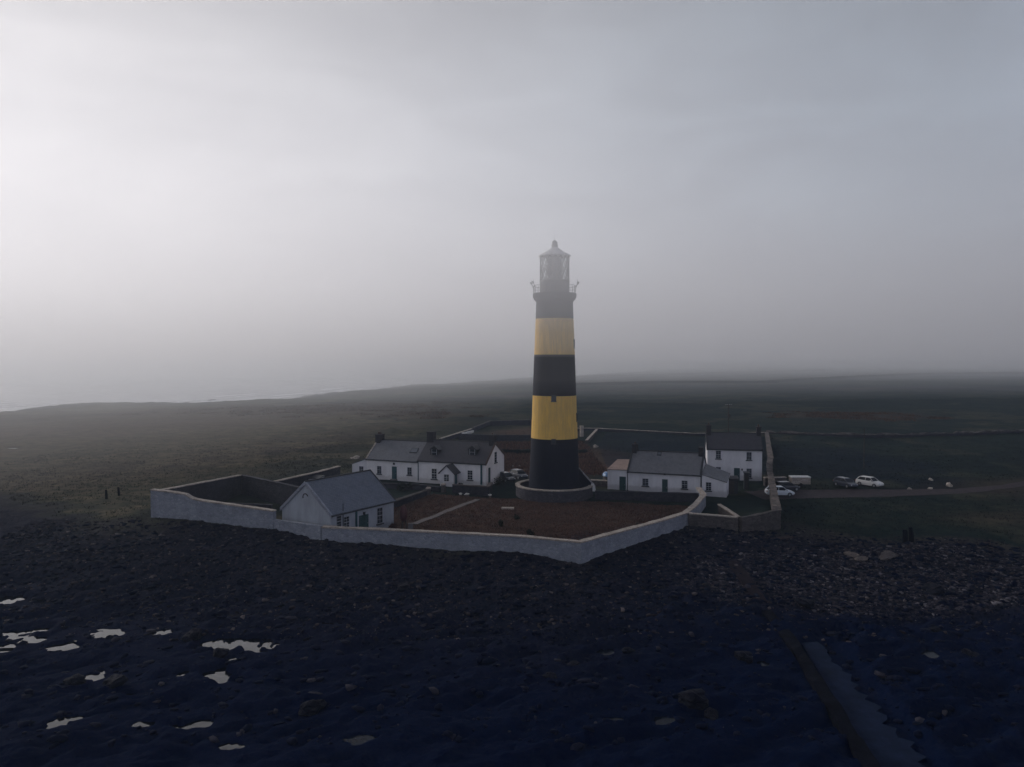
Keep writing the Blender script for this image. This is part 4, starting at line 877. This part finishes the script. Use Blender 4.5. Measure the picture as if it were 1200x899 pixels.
M_PIER = plain('rusty_concrete', (.006, .007, .013), .95, .6, .9, .02, bs=.9, bd=.12)
wall('sea_groyne', 'long dark reddish concrete groyne running down the shore beside the slipway', [(24.6, 84.3, -1.15, -3), (24.2, 78, -1.5, -3.4), (24.0, 73, -1.9, -4), (23.9, 70.5, -2.2, -4)], 1.3, mat=plain('reddish_concrete', (.018, .014, .020), .95, .5, .9, .03, bs=.8, bd=.08), jit=.22, cat='groyne')
wall('sea_groyne', 'lower broken stretch of reddish concrete groyne along the left edge of the slipway', [(23.8, 69.5, -2.4, -4), (23.6, 62, -2.7, -4.5), (22.4, 52, -3.0, -5), (20.7, 38, -3.4, -5)], 1.0, mat=M_PIER, jit=.42, cat='groyne')
M_KERB = plain('reddish_kerb_stone', (.05, .036, .038), .95, .4, .9, .03, bs=.7, bd=.06)
wall('stone_kerb', 'low reddish stone kerb slanting across the shingle below the right corner of the compound', [(25.3, 86.4, -.95, -2), (29.5, 88.8, -.85, -2), (34.5, 91.3, -.75, -2)], .8, mat=M_KERB, jit=.08, cat='kerb')

# ------------------------------------------------------------------ vehicles
M_TYRE = M_RUBBER; M_RIM = plain('wheel_rim', (.3, .3, .32), .4, .1, 5, .5, .7)
def car(label, x, y, heading, paint, suv=False, L_=4.3, H=1.5, group='cars parked on the track'):
    z = float(base_z(np.array([x]), np.array([y]))[0])+.06
    r = empty('parked_car', (x, y, z), heading, label, 'car', group); W = .88; h = H
    # lower body: stations along x (front = +x)
    st = [(-L_/2, .42, .78*h*.62+.1, .66), (-L_/2+.12, .28, h*.62, .80), (-L_/2+.6, .24, h*.66, W), (-.4, .22, h*.64, W), (.55, .22, h*.63, W), (L_/2-.85, .23, h*.60, W), (L_/2-.25, .26, h*.50, .80), (L_/2, .38, h*.40, .62)]
    m = MB()
    for (xx, zb, zt, hw) in st:
        m.v += [(xx, -hw*.93, zb), (xx, -hw, (zb+zt)*.5), (xx, -hw*.95, zt-.06), (xx, -hw*.82, zt), (xx, hw*.82, zt), (xx, hw*.95, zt-.06), (xx, hw, (zb+zt)*.5), (xx, hw*.93, zb)]
    n = len(st)
    for i in range(n-1):
        for k_ in range(8): a = i*8+k_; b = i*8+(k_+1) % 8; m.f.append((a, b, b+8, a+8)); m.mi.append(0)
    m.f.append(tuple(range(7, -1, -1))); m.f.append(tuple((n-1)*8+k_ for k_ in range(8))); m.mi += [0, 0]
    # roof skin and pillars
    rb, rf_, rt = -L_/2+.75, .35, h
    m.hexa([(rb-.1, -.62, rt-.07), (rf_+.1, -.62, rt-.08), (rf_+.1, .62, rt-.08), (rb-.1, .62, rt-.07)], [(rb, -.5, rt), (rf_, -.52, rt-.01), (rf_, .52, rt-.01), (rb, .5, rt)])
    for sy in (-1, 1):
        for (xa, xb, w0) in ((-L_/2+.25, rb-.05, .12), (-.35, -.3, .07), (L_/2-1.05, rf_+.05, .06)):
            m.tube((xa, sy*.78, h*.62), (xb, sy*.61, rt-.07), w0*.5, 6)
    body = m.build('body', paint, r, smooth=False)
    bv = body.modifiers.new('bevel', 'BEVEL'); bv.width = .05; bv.segments = 2; bv.limit_method = 'ANGLE'; bv.angle_limit = R(25)
    g = MB(); lo = h*.6
    g.hexa([(-L_/2+.3, -.76, lo), (L_/2-1.1, -.76, lo), (L_/2-1.1, .76, lo), (-L_/2+.3, .76, lo)], [(rb-.06, -.6, rt-.06), (rf_+.06, -.6, rt-.06), (rf_+.06, .6, rt-.06), (rb-.06, .6, rt-.06)])
    g.build('windows', plain('car_glass', (.010, .012, .018), .2, .1, 1, .18, bs=0), r)
    for sx in (-1, 1):
        for sy in (-1, 1):
            xx = sx*L_*.3+.02; t = MB().tube((xx, sy*.70, .32), (xx, sy*.90, .32), .33, 20).build('wheel', M_TYRE, r)
            MB().tube((xx, sy*.885, .32), (xx, sy*.908, .32), .2, 12).build('rim', M_RIM, t)
    for sy in (-1, 1):
        MB().hexa([(L_/2-.32, sy*.62-.14, h*.38), (L_/2-.02, sy*.52-.12, h*.38), (L_/2-.02, sy*.52+.12, h*.38), (L_/2-.32, sy*.62+.14, h*.38)], [(L_/2-.34, sy*.6-.12, h*.47), (L_/2-.1, sy*.52-.1, h*.455), (L_/2-.1, sy*.52+.1, h*.455), (L_/2-.34, sy*.6+.12, h*.47)]).build('headlight', plain('lamp_lens', (.5, .5, .52), .15, .1, 5, .6), r)
        MB().box(-L_/2-.01, -L_/2+.14, sy*.66-.1, sy*.66+.1, h*.46, h*.6).build('tail_light', plain('red_lens', (.2, .01, .01), .2), r)
    for sy in (-1, 1): MB().box(.62, .8, sy*.93-.08, sy*.93+.08, h*.62, h*.71).build('mirror', paint, r)
    return r
P_WHITE = plain('white_car_paint', (.62, .65, .7), .28, .05, 1, .5, bs=0); P_SILV = plain('silver_car_paint', (.62, .6, .58), .3, .05, 1, .5, bs=0)
P_DARK = plain('dark_car_paint', (.02, .022, .032), .25, .1, 1, .5, bs=0); P_GREY = plain('grey_car_paint', (.05, .055, .075), .25, .1, 1, .5, bs=0)
car('white hatchback seen from its right side, parked nearest the boundary wall', 42.0, 116.0, R(-4), P_WHITE)
car('dark car half hidden behind the white hatchback', 44.6, 120.2, R(12), P_DARK, H=1.5)
car('dark grey car parked beside the silver one, nose towards the track', 55.6, 123.2, R(-74), P_GREY, H=1.5)
car('silver car with its nose pointing at the track, rightmost of the parked cars', 59.8, 123.6, R(-58), P_SILV, H=1.55)
car('dark car parked behind the dormered cottage, left of the lighthouse foot', -1.0, 128.5, R(-60), P_DARK, group='cars beside the lighthouse')
car('grey car with a pale roof glint just left of the lighthouse ring wall', 1.2, 131.5, R(-60), P_GREY, group='cars beside the lighthouse')
# covered trailer / skip
tr_ = empty('cargo_trailer', (46.6, 123.2, Z(123)+.1), R(-3), 'pale low box trailer standing between the hatchback and the dark grey car', 'trailer')
MB().box(0, 3.1, 0, 1.5, .35, 1.45).build('box', M_COPE, tr_); MB().hexa([(-.06, -.06, 1.452), (3.16, -.06, 1.452), (3.16, 1.56, 1.452), (-.06, 1.56, 1.452)], [(0, 0, 1.6), (3.1, 0, 1.6), (3.1, 1.5, 1.6), (0, 1.5, 1.6)]).build('cover', M_WHITETRIM, tr_)
for yy in (-.12, 1.62): MB().tube((1.5, yy-.08, .28), (1.5, yy+.08, .28), .28, 16).build('wheel', M_TYRE, tr_)
MB().tube((0, .75, .45), (-.9, .75, .4), .05).build('drawbar', M_METAL, tr_)

# dinghy
bt = empty('dinghy', (-11.9, 205, TZ(-11.9, 205)+.35), R(62), 'small white open dinghy lying in the enclosure behind the dormered cottage', 'boat')
m = MB(); st = []
for k in range(11):
    t = k/10; xx = -2.6+5.2*t; hw = .95*(1-max(0, (t-.45)/.55)**2.2)+.01; hw *= (.85+.15*min(1, t*4)); ks = .0+.35*max(0, (t-.6)/.4)**2; zt = .62+.35*max(0, (t-.5)/.5)**1.5
    st.append([(xx, -hw, zt), (xx, -hw*.8, ks+.25), (xx, 0, ks), (xx, hw*.8, ks+.25), (xx, hw, zt), (xx, hw*.88, zt), (xx, hw*.66, ks+.32), (xx, 0, ks+.12), (xx, -hw*.66, ks+.32), (xx, -hw*.88, zt)])
for r_ in st: m.v += r_
for i in range(10):
    for k in range(10): a = i*10+k; b = i*10+(k+1) % 10; m.f.append((a, b, b+10, a+10)); m.mi.append(0)
m.f.append(tuple(range(5))+(5, 6, 7, 8, 9)); m.mi.append(0)
m.build('hull', M_WHITETRIM, bt)
for xx in (-1.4, .2, 1.3): MB().box(xx-.13, xx+.13, -.72, .72, .45, .5).build('thwart', M_TEAL if xx < 0 else M_WOOD, bt)
# a blue upturned tender and the pale bundle
m = MB(); m.lathe([(1.0, 0), (.95, .3), (.6, .6), (.0, .72)], 20); o = m.build('upturned_tender', plain('blue_hull_paint', (.12, .22, .4), .4), smooth=True, loc=(16.6, 129.5, .9)); o.scale = (.75, 1.5, 1); tag(o, 'small pale blue upturned tender behind the left end of the right cottage', 'boat')
MB().box(-.7, .7, -.9, .9, -1.0, .06).build('trestle', M_WOOD, o)

# ------------------------------------------------------------------ posts, poles, small things
def pole(label, x, y, h, arms=True, r=.17):
    z = TZ(x, y); o = empty('utility_pole', (x, y, z), R(20), label, 'pole', 'wooden utility poles')
    MB().tube((0, 0, -.5), (0, 0, h), r, 8, r*.7).build('shaft', M_WOOD, o)
    if arms:
        a = MB().box(-.9, .9, -.05, .05, h-.45, h-.33).build('crossarm', M_WOOD, o)
        for xx in (-.8, -.3, .3, .8): MB().tube((xx, 0, h-.33), (xx, 0, h-.15), .05, 6).build('insulator', M_WHITETRIM, a)
        MB().box(-.3, .3, -.35, -.1, h-3.4, h-2.5).build('transformer', M_WOOD, o)
pole('tall pole with a crossarm behind the two-storey house', 52.0, 178, 10.4)
pole('thin lone pole in the field behind the silver car', 67.3, 141.5, 7.9, arms=False, r=.1)
# figures-like dark weathered posts
def post(label, x, y, h, r, grp):
    z = TZ(x, y); m = MB(); a = random.uniform(0, 3); ln = random.uniform(-.06, .06)
    m.tube((0, 0, -.4), (ln*h, 0, h*.6), r, 8, r*.9); m.tube((ln*h, 0, h*.58), (ln*h*1.8, .03, h), r*.92, 8, r*.7); o = m.build('wooden_post', plain('tarred_wood', (.004, .005, .010), .95, .3, 4, .02), loc=(x, y, z)); tag(o, label, 'post', grp)
post('stout dark post on the grass above the left shore, lower of the two', -60.9, 111.0, 1.4, .2, 'dark posts on the left shore'); post('stout dark post on the grass above the left shore, upper of the two', -60.6, 114.0, 1.3, .19, 'dark posts on the left shore')
post('dark leaning post on the right shore, left of the pair', 46.9, 88.0, 1.6, .34, 'dark posts on the right shore'); post('dark leaning post on the right shore, right of the pair', 47.9, 88.4, 1.8, .32, 'dark posts on the right shore')
# old sea buoy on legs in the garden
bo = empty('old_buoy', (-13.6, 92.6, -.5), .3, 'dark red upright old buoy standing on legs in the garden behind the sea wall', 'buoy')
MB().lathe([(.1, 1.25), (.38, 1.45), (.5, 2.0), (.48, 2.6), (.36, 3.05), (.14, 3.25), (.08, 3.4)], 20).build('float', M_RUST, bo, smooth=True)
for k in range(3): a = 2*pi*k/3; MB().tube((.45*cos(a), .45*sin(a), -.1), (.25*cos(a), .25*sin(a), 1.5), .07, 6).build('leg', M_WOOD, bo)
MB().box(.6, 1.15, -.25, .25, -.1, 1.0).build('plinth', M_CONC, bo)
# rectangular hatch slab in the garden
tag(MB().hexa([(-.9, -.5, -.2), (.9, -.6, -.2), (.9, .5, -.2), (-.9, .6, -.2)], [(-.9, -.5, .12), (.9, -.6, .12), (.9, .5, .12), (-.9, .6, .12)]).build('stone_slab', M_COPE, loc=(-.6, 106.3, Z(106))), 'pale flat slab lying in the brown garden grass left of the ring wall', 'slab')

def rock_mesh(seed, sub=2, sy=.8, sz=.6, amp=.28):
    import bmesh
    bm = bmesh.new(); bmesh.ops.create_icosphere(bm, subdivisions=sub, radius=1); rg = random.Random(seed); o_ = [rg.uniform(-50, 50) for _ in range(3)]
    from mathutils import noise
    for v in bm.verts:
        p = v.co.copy(); n = noise.noise(p*1.1+Vector(o_))*amp*2+noise.noise(p*2.6+Vector(o_))*amp
        v.co = Vector((p.x, p.y*sy, p.z*sz))*(1+n)
        for ax in range(3):   # planar facets like split slate
            pass
    me_ = bpy.data.meshes.new('boulder'); bm.to_mesh(me_); bm.free(); return me_
M_ROCK = stone('shore_rock', (.003, .005, .014), (.012, .012, .022), (.002, .003, .010), .8, .1)
M_ROCKL = stone('pale_rock', (.32, .28, .24), (.5, .44, .38), (.2, .17, .15), .9, .06)
RM = [rock_mesh(i, 3) for i in range(6)]
def boulder(label, x, y, s, mat, grp=None, sq=1.0, dz=0.0):
    me_ = random.choice(RM).copy(); me_.materials.append(mat); o = bpy.data.objects.new('boulder', me_); C.objects.link(o)
    o.location = (x, y, TZ(x, y)+s*.18+dz); o.scale = (s, s*.9, s*sq); o.rotation_euler = (random.uniform(-.2, .2), random.uniform(-.2, .2), random.uniform(0, 6)); return tag(o, label, 'boulder', grp)
boulder('pale boulder, leftmost of the white stones beside the track', 64.9, 119.8+.9, .35, M_ROCKL, 'white stones beside the track')
boulder('flat pale boulder on the verge just above the track', 68.3, 120.6, .5, M_ROCKL, 'white stones beside the track', .7)
boulder('tallest pale boulder beside the track, rightmost of the white stones', 72.6, 122.9, .62, M_ROCKL, 'white stones beside the track', 1.2)
boulder('small pale boulder furthest up the slope above the track', 73.0, 129.0, .5, M_ROCKL, 'white stones beside the track', .7)
boulder('pale stone heap in the dark garden right of the lighthouse', 19.9, 176, .75, M_ROCKL)
boulder('pale boulder in the field left of the left cottage chimney', -33.5, 158, .9, M_ROCKL, None, .7)
for lab, px, py, s in (('pale flat slab rock at the top of the right shingle beach, left of the pair', 998, 650, .8), ('brown rock heap right of the pale slabs on the shingle', 1041, 655, 1.0), ('pale flat slab rock at the edge of the right shingle beach, right of the pair', 1010, 655, .8)):
    x, y = G(px, py, -1.3); boulder(lab, x, y, s, M_COPEB if 'pale' in lab[:5] else M_STONE_B, 'slabs on the shingle', .45)
for k in range(24):
    for _ in range(50):
        x, y = random.uniform(-48, 62), random.uniform(48, 84)
        if not any(pool_r(np.array([x]), np.array([y]), P)[0] < 1.9 for P in POOLW) and dist_line(np.array([x]), np.array([y]), WALLP)[0] > 3 and abs(x-24.5) > 3.5 and not in_poly(np.array([x]), np.array([y]), COMPOUND)[0]: break
    boulder('dark weathered boulder among the rocks of the shore', x, y, random.uniform(.5, 1.1), M_ROCK, 'boulders of the rocky shore', random.uniform(.6, .9))
x, y = G(240, 470.3, -4); y += 12; o = boulder('small dark rock standing out of the pale sea off the left coast', x, y, 2.2, M_ROCK); o.location.z = -3.9; o.scale = (4.2, 2.4, 1.0)

# ------------------------------------------------------------------ loose rocks, tufts, shrubs, scrub
def scatter_rocks(name, n, xr, yr_, keep, smin, smax, mat, label):
    base = []
    for i in range(5):
        me_ = rock_mesh(40+i, 1, amp=.35); base.append((np.array([v.co[:] for v in me_.vertices]), np.array([p.vertices[:] for p in me_.polygons]))); bpy.data.meshes.remove(me_)
    x = rng.uniform(*xr, n); y = rng.uniform(*yr_, n); k = keep(x, y); x, y = x[k], y[k]; z = terrain_z(x.copy(), y.copy()); V, F = [], []; off = 0
    for i in range(len(x)):
        vs, fs = base[i % 5]; s = smin*(smax/smin)**(rng.random()**2.5); a = rng.uniform(0, 6.28); c2, s2 = cos(a), sin(a)
        p = vs*s*np.array([rng.uniform(.8, 1.5), rng.uniform(.7, 1.1), rng.uniform(.5, 1)]); q = np.stack([p[:, 0]*c2-p[:, 1]*s2+x[i], p[:, 0]*s2+p[:, 1]*c2+y[i], p[:, 2]+z[i]+s*.1], 1); V.append(q); F.append(fs+off); off += len(vs)
    V = np.concatenate(V); F = np.concatenate(F); me_ = bpy.data.meshes.new(name); me_.vertices.add(len(V)); me_.vertices.foreach_set('co', V.astype(np.float32).ravel())
    me_.loops.add(F.size); me_.loops.foreach_set('vertex_index', F.astype(np.int32).ravel()); me_.polygons.add(len(F)); me_.polygons.foreach_set('loop_start', (np.arange(len(F))*3).astype(np.int32)); me_.polygons.foreach_set('loop_total', np.full(len(F), 3, np.int32))
    me_.update(); me_.materials.append(mat); o = bpy.data.objects.new(name, me_); C.objects.link(o); return tag(o, label, kind='stuff')
def keep_shore(x, y):
    rock, up, sh, n1, n2 = masks(x, y); k = rock > .35
    for P in POOLW: k &= pool_r(x, y, P) > 1.7
    k &= ~in_poly(x, y, COMPOUND); k &= dist_line(x, y, WALLP) > .8; k &= (np.abs(x-24.6) > 1.5) | (y > 64)
    return k & (rng.random(len(x)) < .25+.5*up+.5*sh)
def mixed_rock(name, cols, rough=.9):
    k = NT(name); g = k.node('ShaderNodeNewGeometry'); c = k.ramp(g.outputs['Random Per Island'], cols)
    c = k.mix(k.ramp(k.noise(3, 6, .7), [(.35, (.5,)*3), (.65, (0, 0, 0))]), c, (.002, .004, .012)); return k.fin(c, rough, k.noise(8, 5), .6, .05, .03)
def keep_up(x, y):
    rock, up, sh, n1, n2 = masks(x, y); k = (rock > .2) & (rng.random(len(x)) < .15+.85*up) & ~in_poly(x, y, COMPOUND) & (dist_line(x, y, WALLP) > .35)
    for P in POOLW: k &= pool_r(x, y, P) > 1.7
    return k
scatter_rocks('loose_rocks', 34000, (-62, 72), (62, 97), keep_up, .06, .32, mixed_rock('upper_shore_stone', [(0, (.004, .006, .014)), (.5, (.018, .017, .024)), (.85, (.06, .05, .052)), (1, (.14, .12, .12))]), 'brownish broken stones piled along the top of the shore below the long wall')
scatter_rocks('loose_rocks', 34000, (-62, 72), (46, 93), keep_shore, .07, .5, mixed_rock('loose_rock', [(0, (.001, .004, .018)), (.7, (.004, .007, .022)), (.93, (.016, .017, .032)), (1, (.055, .052, .065))]), 'loose dark stones strewn over the foreshore')
def keep_sh(x, y): return (masks(x, y)[2] > .3) & (np.abs(x-24.4) > 1.4)
scatter_rocks('shingle', 12000, (20, 66), (64, 90), keep_sh, .08, .3, mixed_rock('shingle_stone', [(0, (.012, .013, .022)), (.5, (.038, .036, .048)), (.85, (.08, .072, .086)), (1, (.18, .165, .18))]), 'shingle of small grey stones on the right-hand beach')
def tufts(name, n, area, keep, h, mat, label, blades=5, spread=.18):
    x = rng.uniform(area[0], area[1], n); y = rng.uniform(area[2], area[3], n); k = keep(x, y); x, y = x[k], y[k]; n = len(x); z = terrain_z(x.copy(), y.copy())
    X = np.repeat(x, blades)+rng.normal(0, spread, n*blades); Y = np.repeat(y, blades)+rng.normal(0, spread, n*blades); Zz = np.repeat(z, blades); m_ = len(X)
    a = rng.uniform(0, 6.28, m_); hh = h*rng.uniform(.5, 1.3, m_); w_ = hh*.22; lx, ly = rng.normal(0, .35, m_)*hh, rng.normal(0, .35, m_)*hh
    V = np.stack([np.stack([X-w_*np.cos(a), Y-w_*np.sin(a), Zz-.03], 1), np.stack([X+w_*np.cos(a), Y+w_*np.sin(a), Zz-.03], 1), np.stack([X+lx, Y+ly, Zz+hh], 1)], 1).reshape(-1, 3)
    me_ = bpy.data.meshes.new(name); me_.vertices.add(len(V)); me_.vertices.foreach_set('co', V.astype(np.float32).ravel()); me_.loops.add(len(V)); me_.loops.foreach_set('vertex_index', np.arange(len(V), dtype=np.int32))
    me_.polygons.add(m_); me_.polygons.foreach_set('loop_start', (np.arange(m_)*3).astype(np.int32)); me_.polygons.foreach_set('loop_total', np.full(m_, 3, np.int32)); me_.update(); me_.materials.append(mat)
    o = bpy.data.objects.new(name, me_); C.objects.link(o); return tag(o, label, kind='stuff')
def leafmat(name, a, b):
    k = NT(name); g = k.node('ShaderNodeNewGeometry'); f = k.math('ADD', k.math('MULTIPLY', g.outputs['Random Per Island'], .5), k.math('MULTIPLY', k.noise(.25, 6, .7), .5)); return k.fin(k.ramp(f, [(.25, a), (.75, b)]), .9, None, spec=.05)
M_DRY = leafmat('dead_grass_blades', (.035, .02, .02), (.17, .095, .07)); M_GRASS = leafmat('grass_blades', (.006, .011, .013), (.026, .030, .022)); M_GORSE = leafmat('gorse_leaves', (.022, .02, .015), (.11, .055, .03))
M_LEAF = leafmat('shrub_leaves', (.010, .014, .012), (.03, .035, .022))
tufts('dead_grass', 26000, (-24, 30, 80, 118), lambda x, y: in_poly(x, y, GARDEN) & (dist_line(x, y, PATHL) > .6) & (dist_line(x, y, WALLP) > .5) & (np.hypot(x-TXc, y-TYc) > 6.3), .16, M_DRY, 'reddish brown dead grass filling the lighthouse garden')
def gk(x, y): rock, up, sh, n1, n2 = masks(x, y); return (rock < .5) & ~in_poly(x, y, COMPOUND) & (dist_line(x, y, TRACK) > 3.6)
tufts('grass', 90000, (-110, 125, 78, 230), lambda x, y: gk(x, y) & (fbm(x, y, 7, 4, 99)+.2 > rng.uniform(-.5, .8, len(x))) & (rng.random(len(x)) < ss(225, 100, y)+.03), .2, M_GRASS, 'rough dark green tussocky grass of the fields', spread=.25)
def patch(cx, cy, rx, ry): return lambda x, y: np.hypot((x-cx)/rx, (y-cy)/ry)+fbm(x, y, 7, 5, 8)*1.5 < .75
for lab, cx, cy, rx, ry, n in (('rusty brown bracken patch in the field above the parked cars', 119, 262, 24, 16, 5500), ('rusty bracken patch behind the left cottage', -36, 275, 22, 18, 4500), ('broad strip of rusty bracken along the left coast field', -82, 322, 58, 34, 11000)):
    tufts('bracken', n, (cx-rx*1.4, cx+rx*1.4, cy-ry*1.4, cy+ry*1.4), patch(cx, cy, rx, ry), .45, M_GORSE, lab, spread=.8)
tufts('dead_grass', 9000, (-22, 18, 136, 188), lambda x, y: ~in_poly(x, y, [(-16, 128), (-4, 122), (0, 130), (-12, 138)]) & (fbm(x, y, 8, 3, 3) > -.35), .4, M_DRY, 'rough reddish grass in the garden behind the lighthouse', spread=.4)

def shrub(label, x, y, s, h, mat, grp=None, name='shrub'):
    z = TZ(x, y); r = empty(name, (x, y, z), random.uniform(0, 6), label, 'shrub', grp); n = int(420*s); V = []; F = []
    rg = np.random.default_rng(int(abs(x*100+y)))
    lob = [(rg.uniform(-.5, .5)*s, rg.uniform(-.5, .5)*s, rg.uniform(.3, .8)*h, rg.uniform(.35, .6)*s) for _ in range(6)]
    for i in range(n):
        cx, cy, cz, rr = lob[i % 6]; d = rg.normal(size=3); d /= np.linalg.norm(d); p = np.array([cx, cy, cz])+d*rr*rg.random()**.4*np.array([1, 1, .8*h/s]); 
        if p[2] < .02: p[2] = .02+rg.random()*.1
        u = rg.normal(size=3)*.09; v = rg.normal(size=3)*.09; j = len(V); V += [p-u, p+u, p+v]; F.append((j, j+1, j+2))
    me_ = bpy.data.meshes.new('foliage'); me_.from_pydata([tuple(v) for v in V], [], F); me_.materials.append(mat); o = bpy.data.objects.new('foliage', me_); C.objects.link(o); o.parent = r
    m = MB()
    for k in range(4): a = k*1.6; m.tube((0, 0, -.1), (.3*s*cos(a), .3*s*sin(a), .6*h), .035, 5, .015)
    m.build('stem', M_WOOD, r)
shrub('round dark shrub just inside the long sea wall, right of its corner', 15.9, 90.2, .9, 1.4, M_LEAF)
shrub('dark pointed shrub right behind the sharp corner of the sea wall', 7.6, 82.0, .7, 1.5, M_LEAF)
shrub('dark low bush in the brown garden, below the slanting path', -1.5, 95.5, .6, .7, M_LEAF, 'small garden bushes'); shrub('small dark bush in the brown garden, right of the slanting path', .6, 99, .5, .6, M_LEAF, 'small garden bushes')
shrub('dark low bush in the garden below the ring wall', 2.3, 90.5, .6, .7, M_LEAF, 'small garden bushes'); shrub('dark bush against the sea wall near the old buoy', -8.2, 86.6, .5, .6, M_LEAF, 'small garden bushes')
shrub('reddish flowering bush at the right foot of the store wall', -15.0, 92.6, .8, .9, leafmat('reddish_leaves', (.03, .015, .014), (.11, .04, .035)))
shrub('dark bushy hedge clump at the right gable of the dormered cottage', -2.2, 124.6, 1.0, 1.5, M_LEAF); shrub('dark climbing shrub in front of the garden wall of the left cottage', -17.5, 119.8, 1.3, 1.3, M_LEAF)
shrub('dark shrub behind the right gate pillar', -8.2, 119.6, .9, 1.2, M_LEAF)
# pots of pale flowers
M_FLOWER = plain('pale_flowers', (.7, .68, .62), .8, .1, 8)
def flowers(label, x, y):
    z = TZ(x, y); r = empty('flower_pot', (x, y, z), 0, label, 'flower pot', 'pots of white flowers'); MB().lathe([(.14, -.05), (.2, .28), (.16, .28)], 14).build('pot', M_POT, r, smooth=True); m = MB()
    for k in range(26): a = random.uniform(0, 6.28); q = random.uniform(0, .26); cx, cy, cz = q*cos(a), q*sin(a), random.uniform(.3, .55); m.hexa([(cx-.05, cy-.05, cz), (cx+.05, cy-.05, cz), (cx+.05, cy+.05, cz), (cx-.05, cy+.05, cz)], [(cx-.03, cy-.03, cz+.06), (cx+.03, cy-.03, cz+.06), (cx+.03, cy+.03, cz+.06), (cx-.03, cy+.03, cz+.06)])
    m.build('flowers', M_FLOWER, r)
flowers('pot of white flowers, leftmost of the three before the dark garden wall', -8.0, 114.8); flowers('pot of white flowers, middle of the three before the dark garden wall', -7.2, 114.6); flowers('pot of white flowers, rightmost of the three before the dark garden wall', -6.8, 114.5)
flowers('lone pot of white flowers at the right end of the dark garden wall', -3.4, 114.2)
for lab, x in (('left of two white painted stones behind the dormered cottage', .3), ('right of two white painted stones behind the dormered cottage', 1.5)):
    boulder(lab, x, 146, .4, M_ROCKL, 'two white stones behind the cottage')
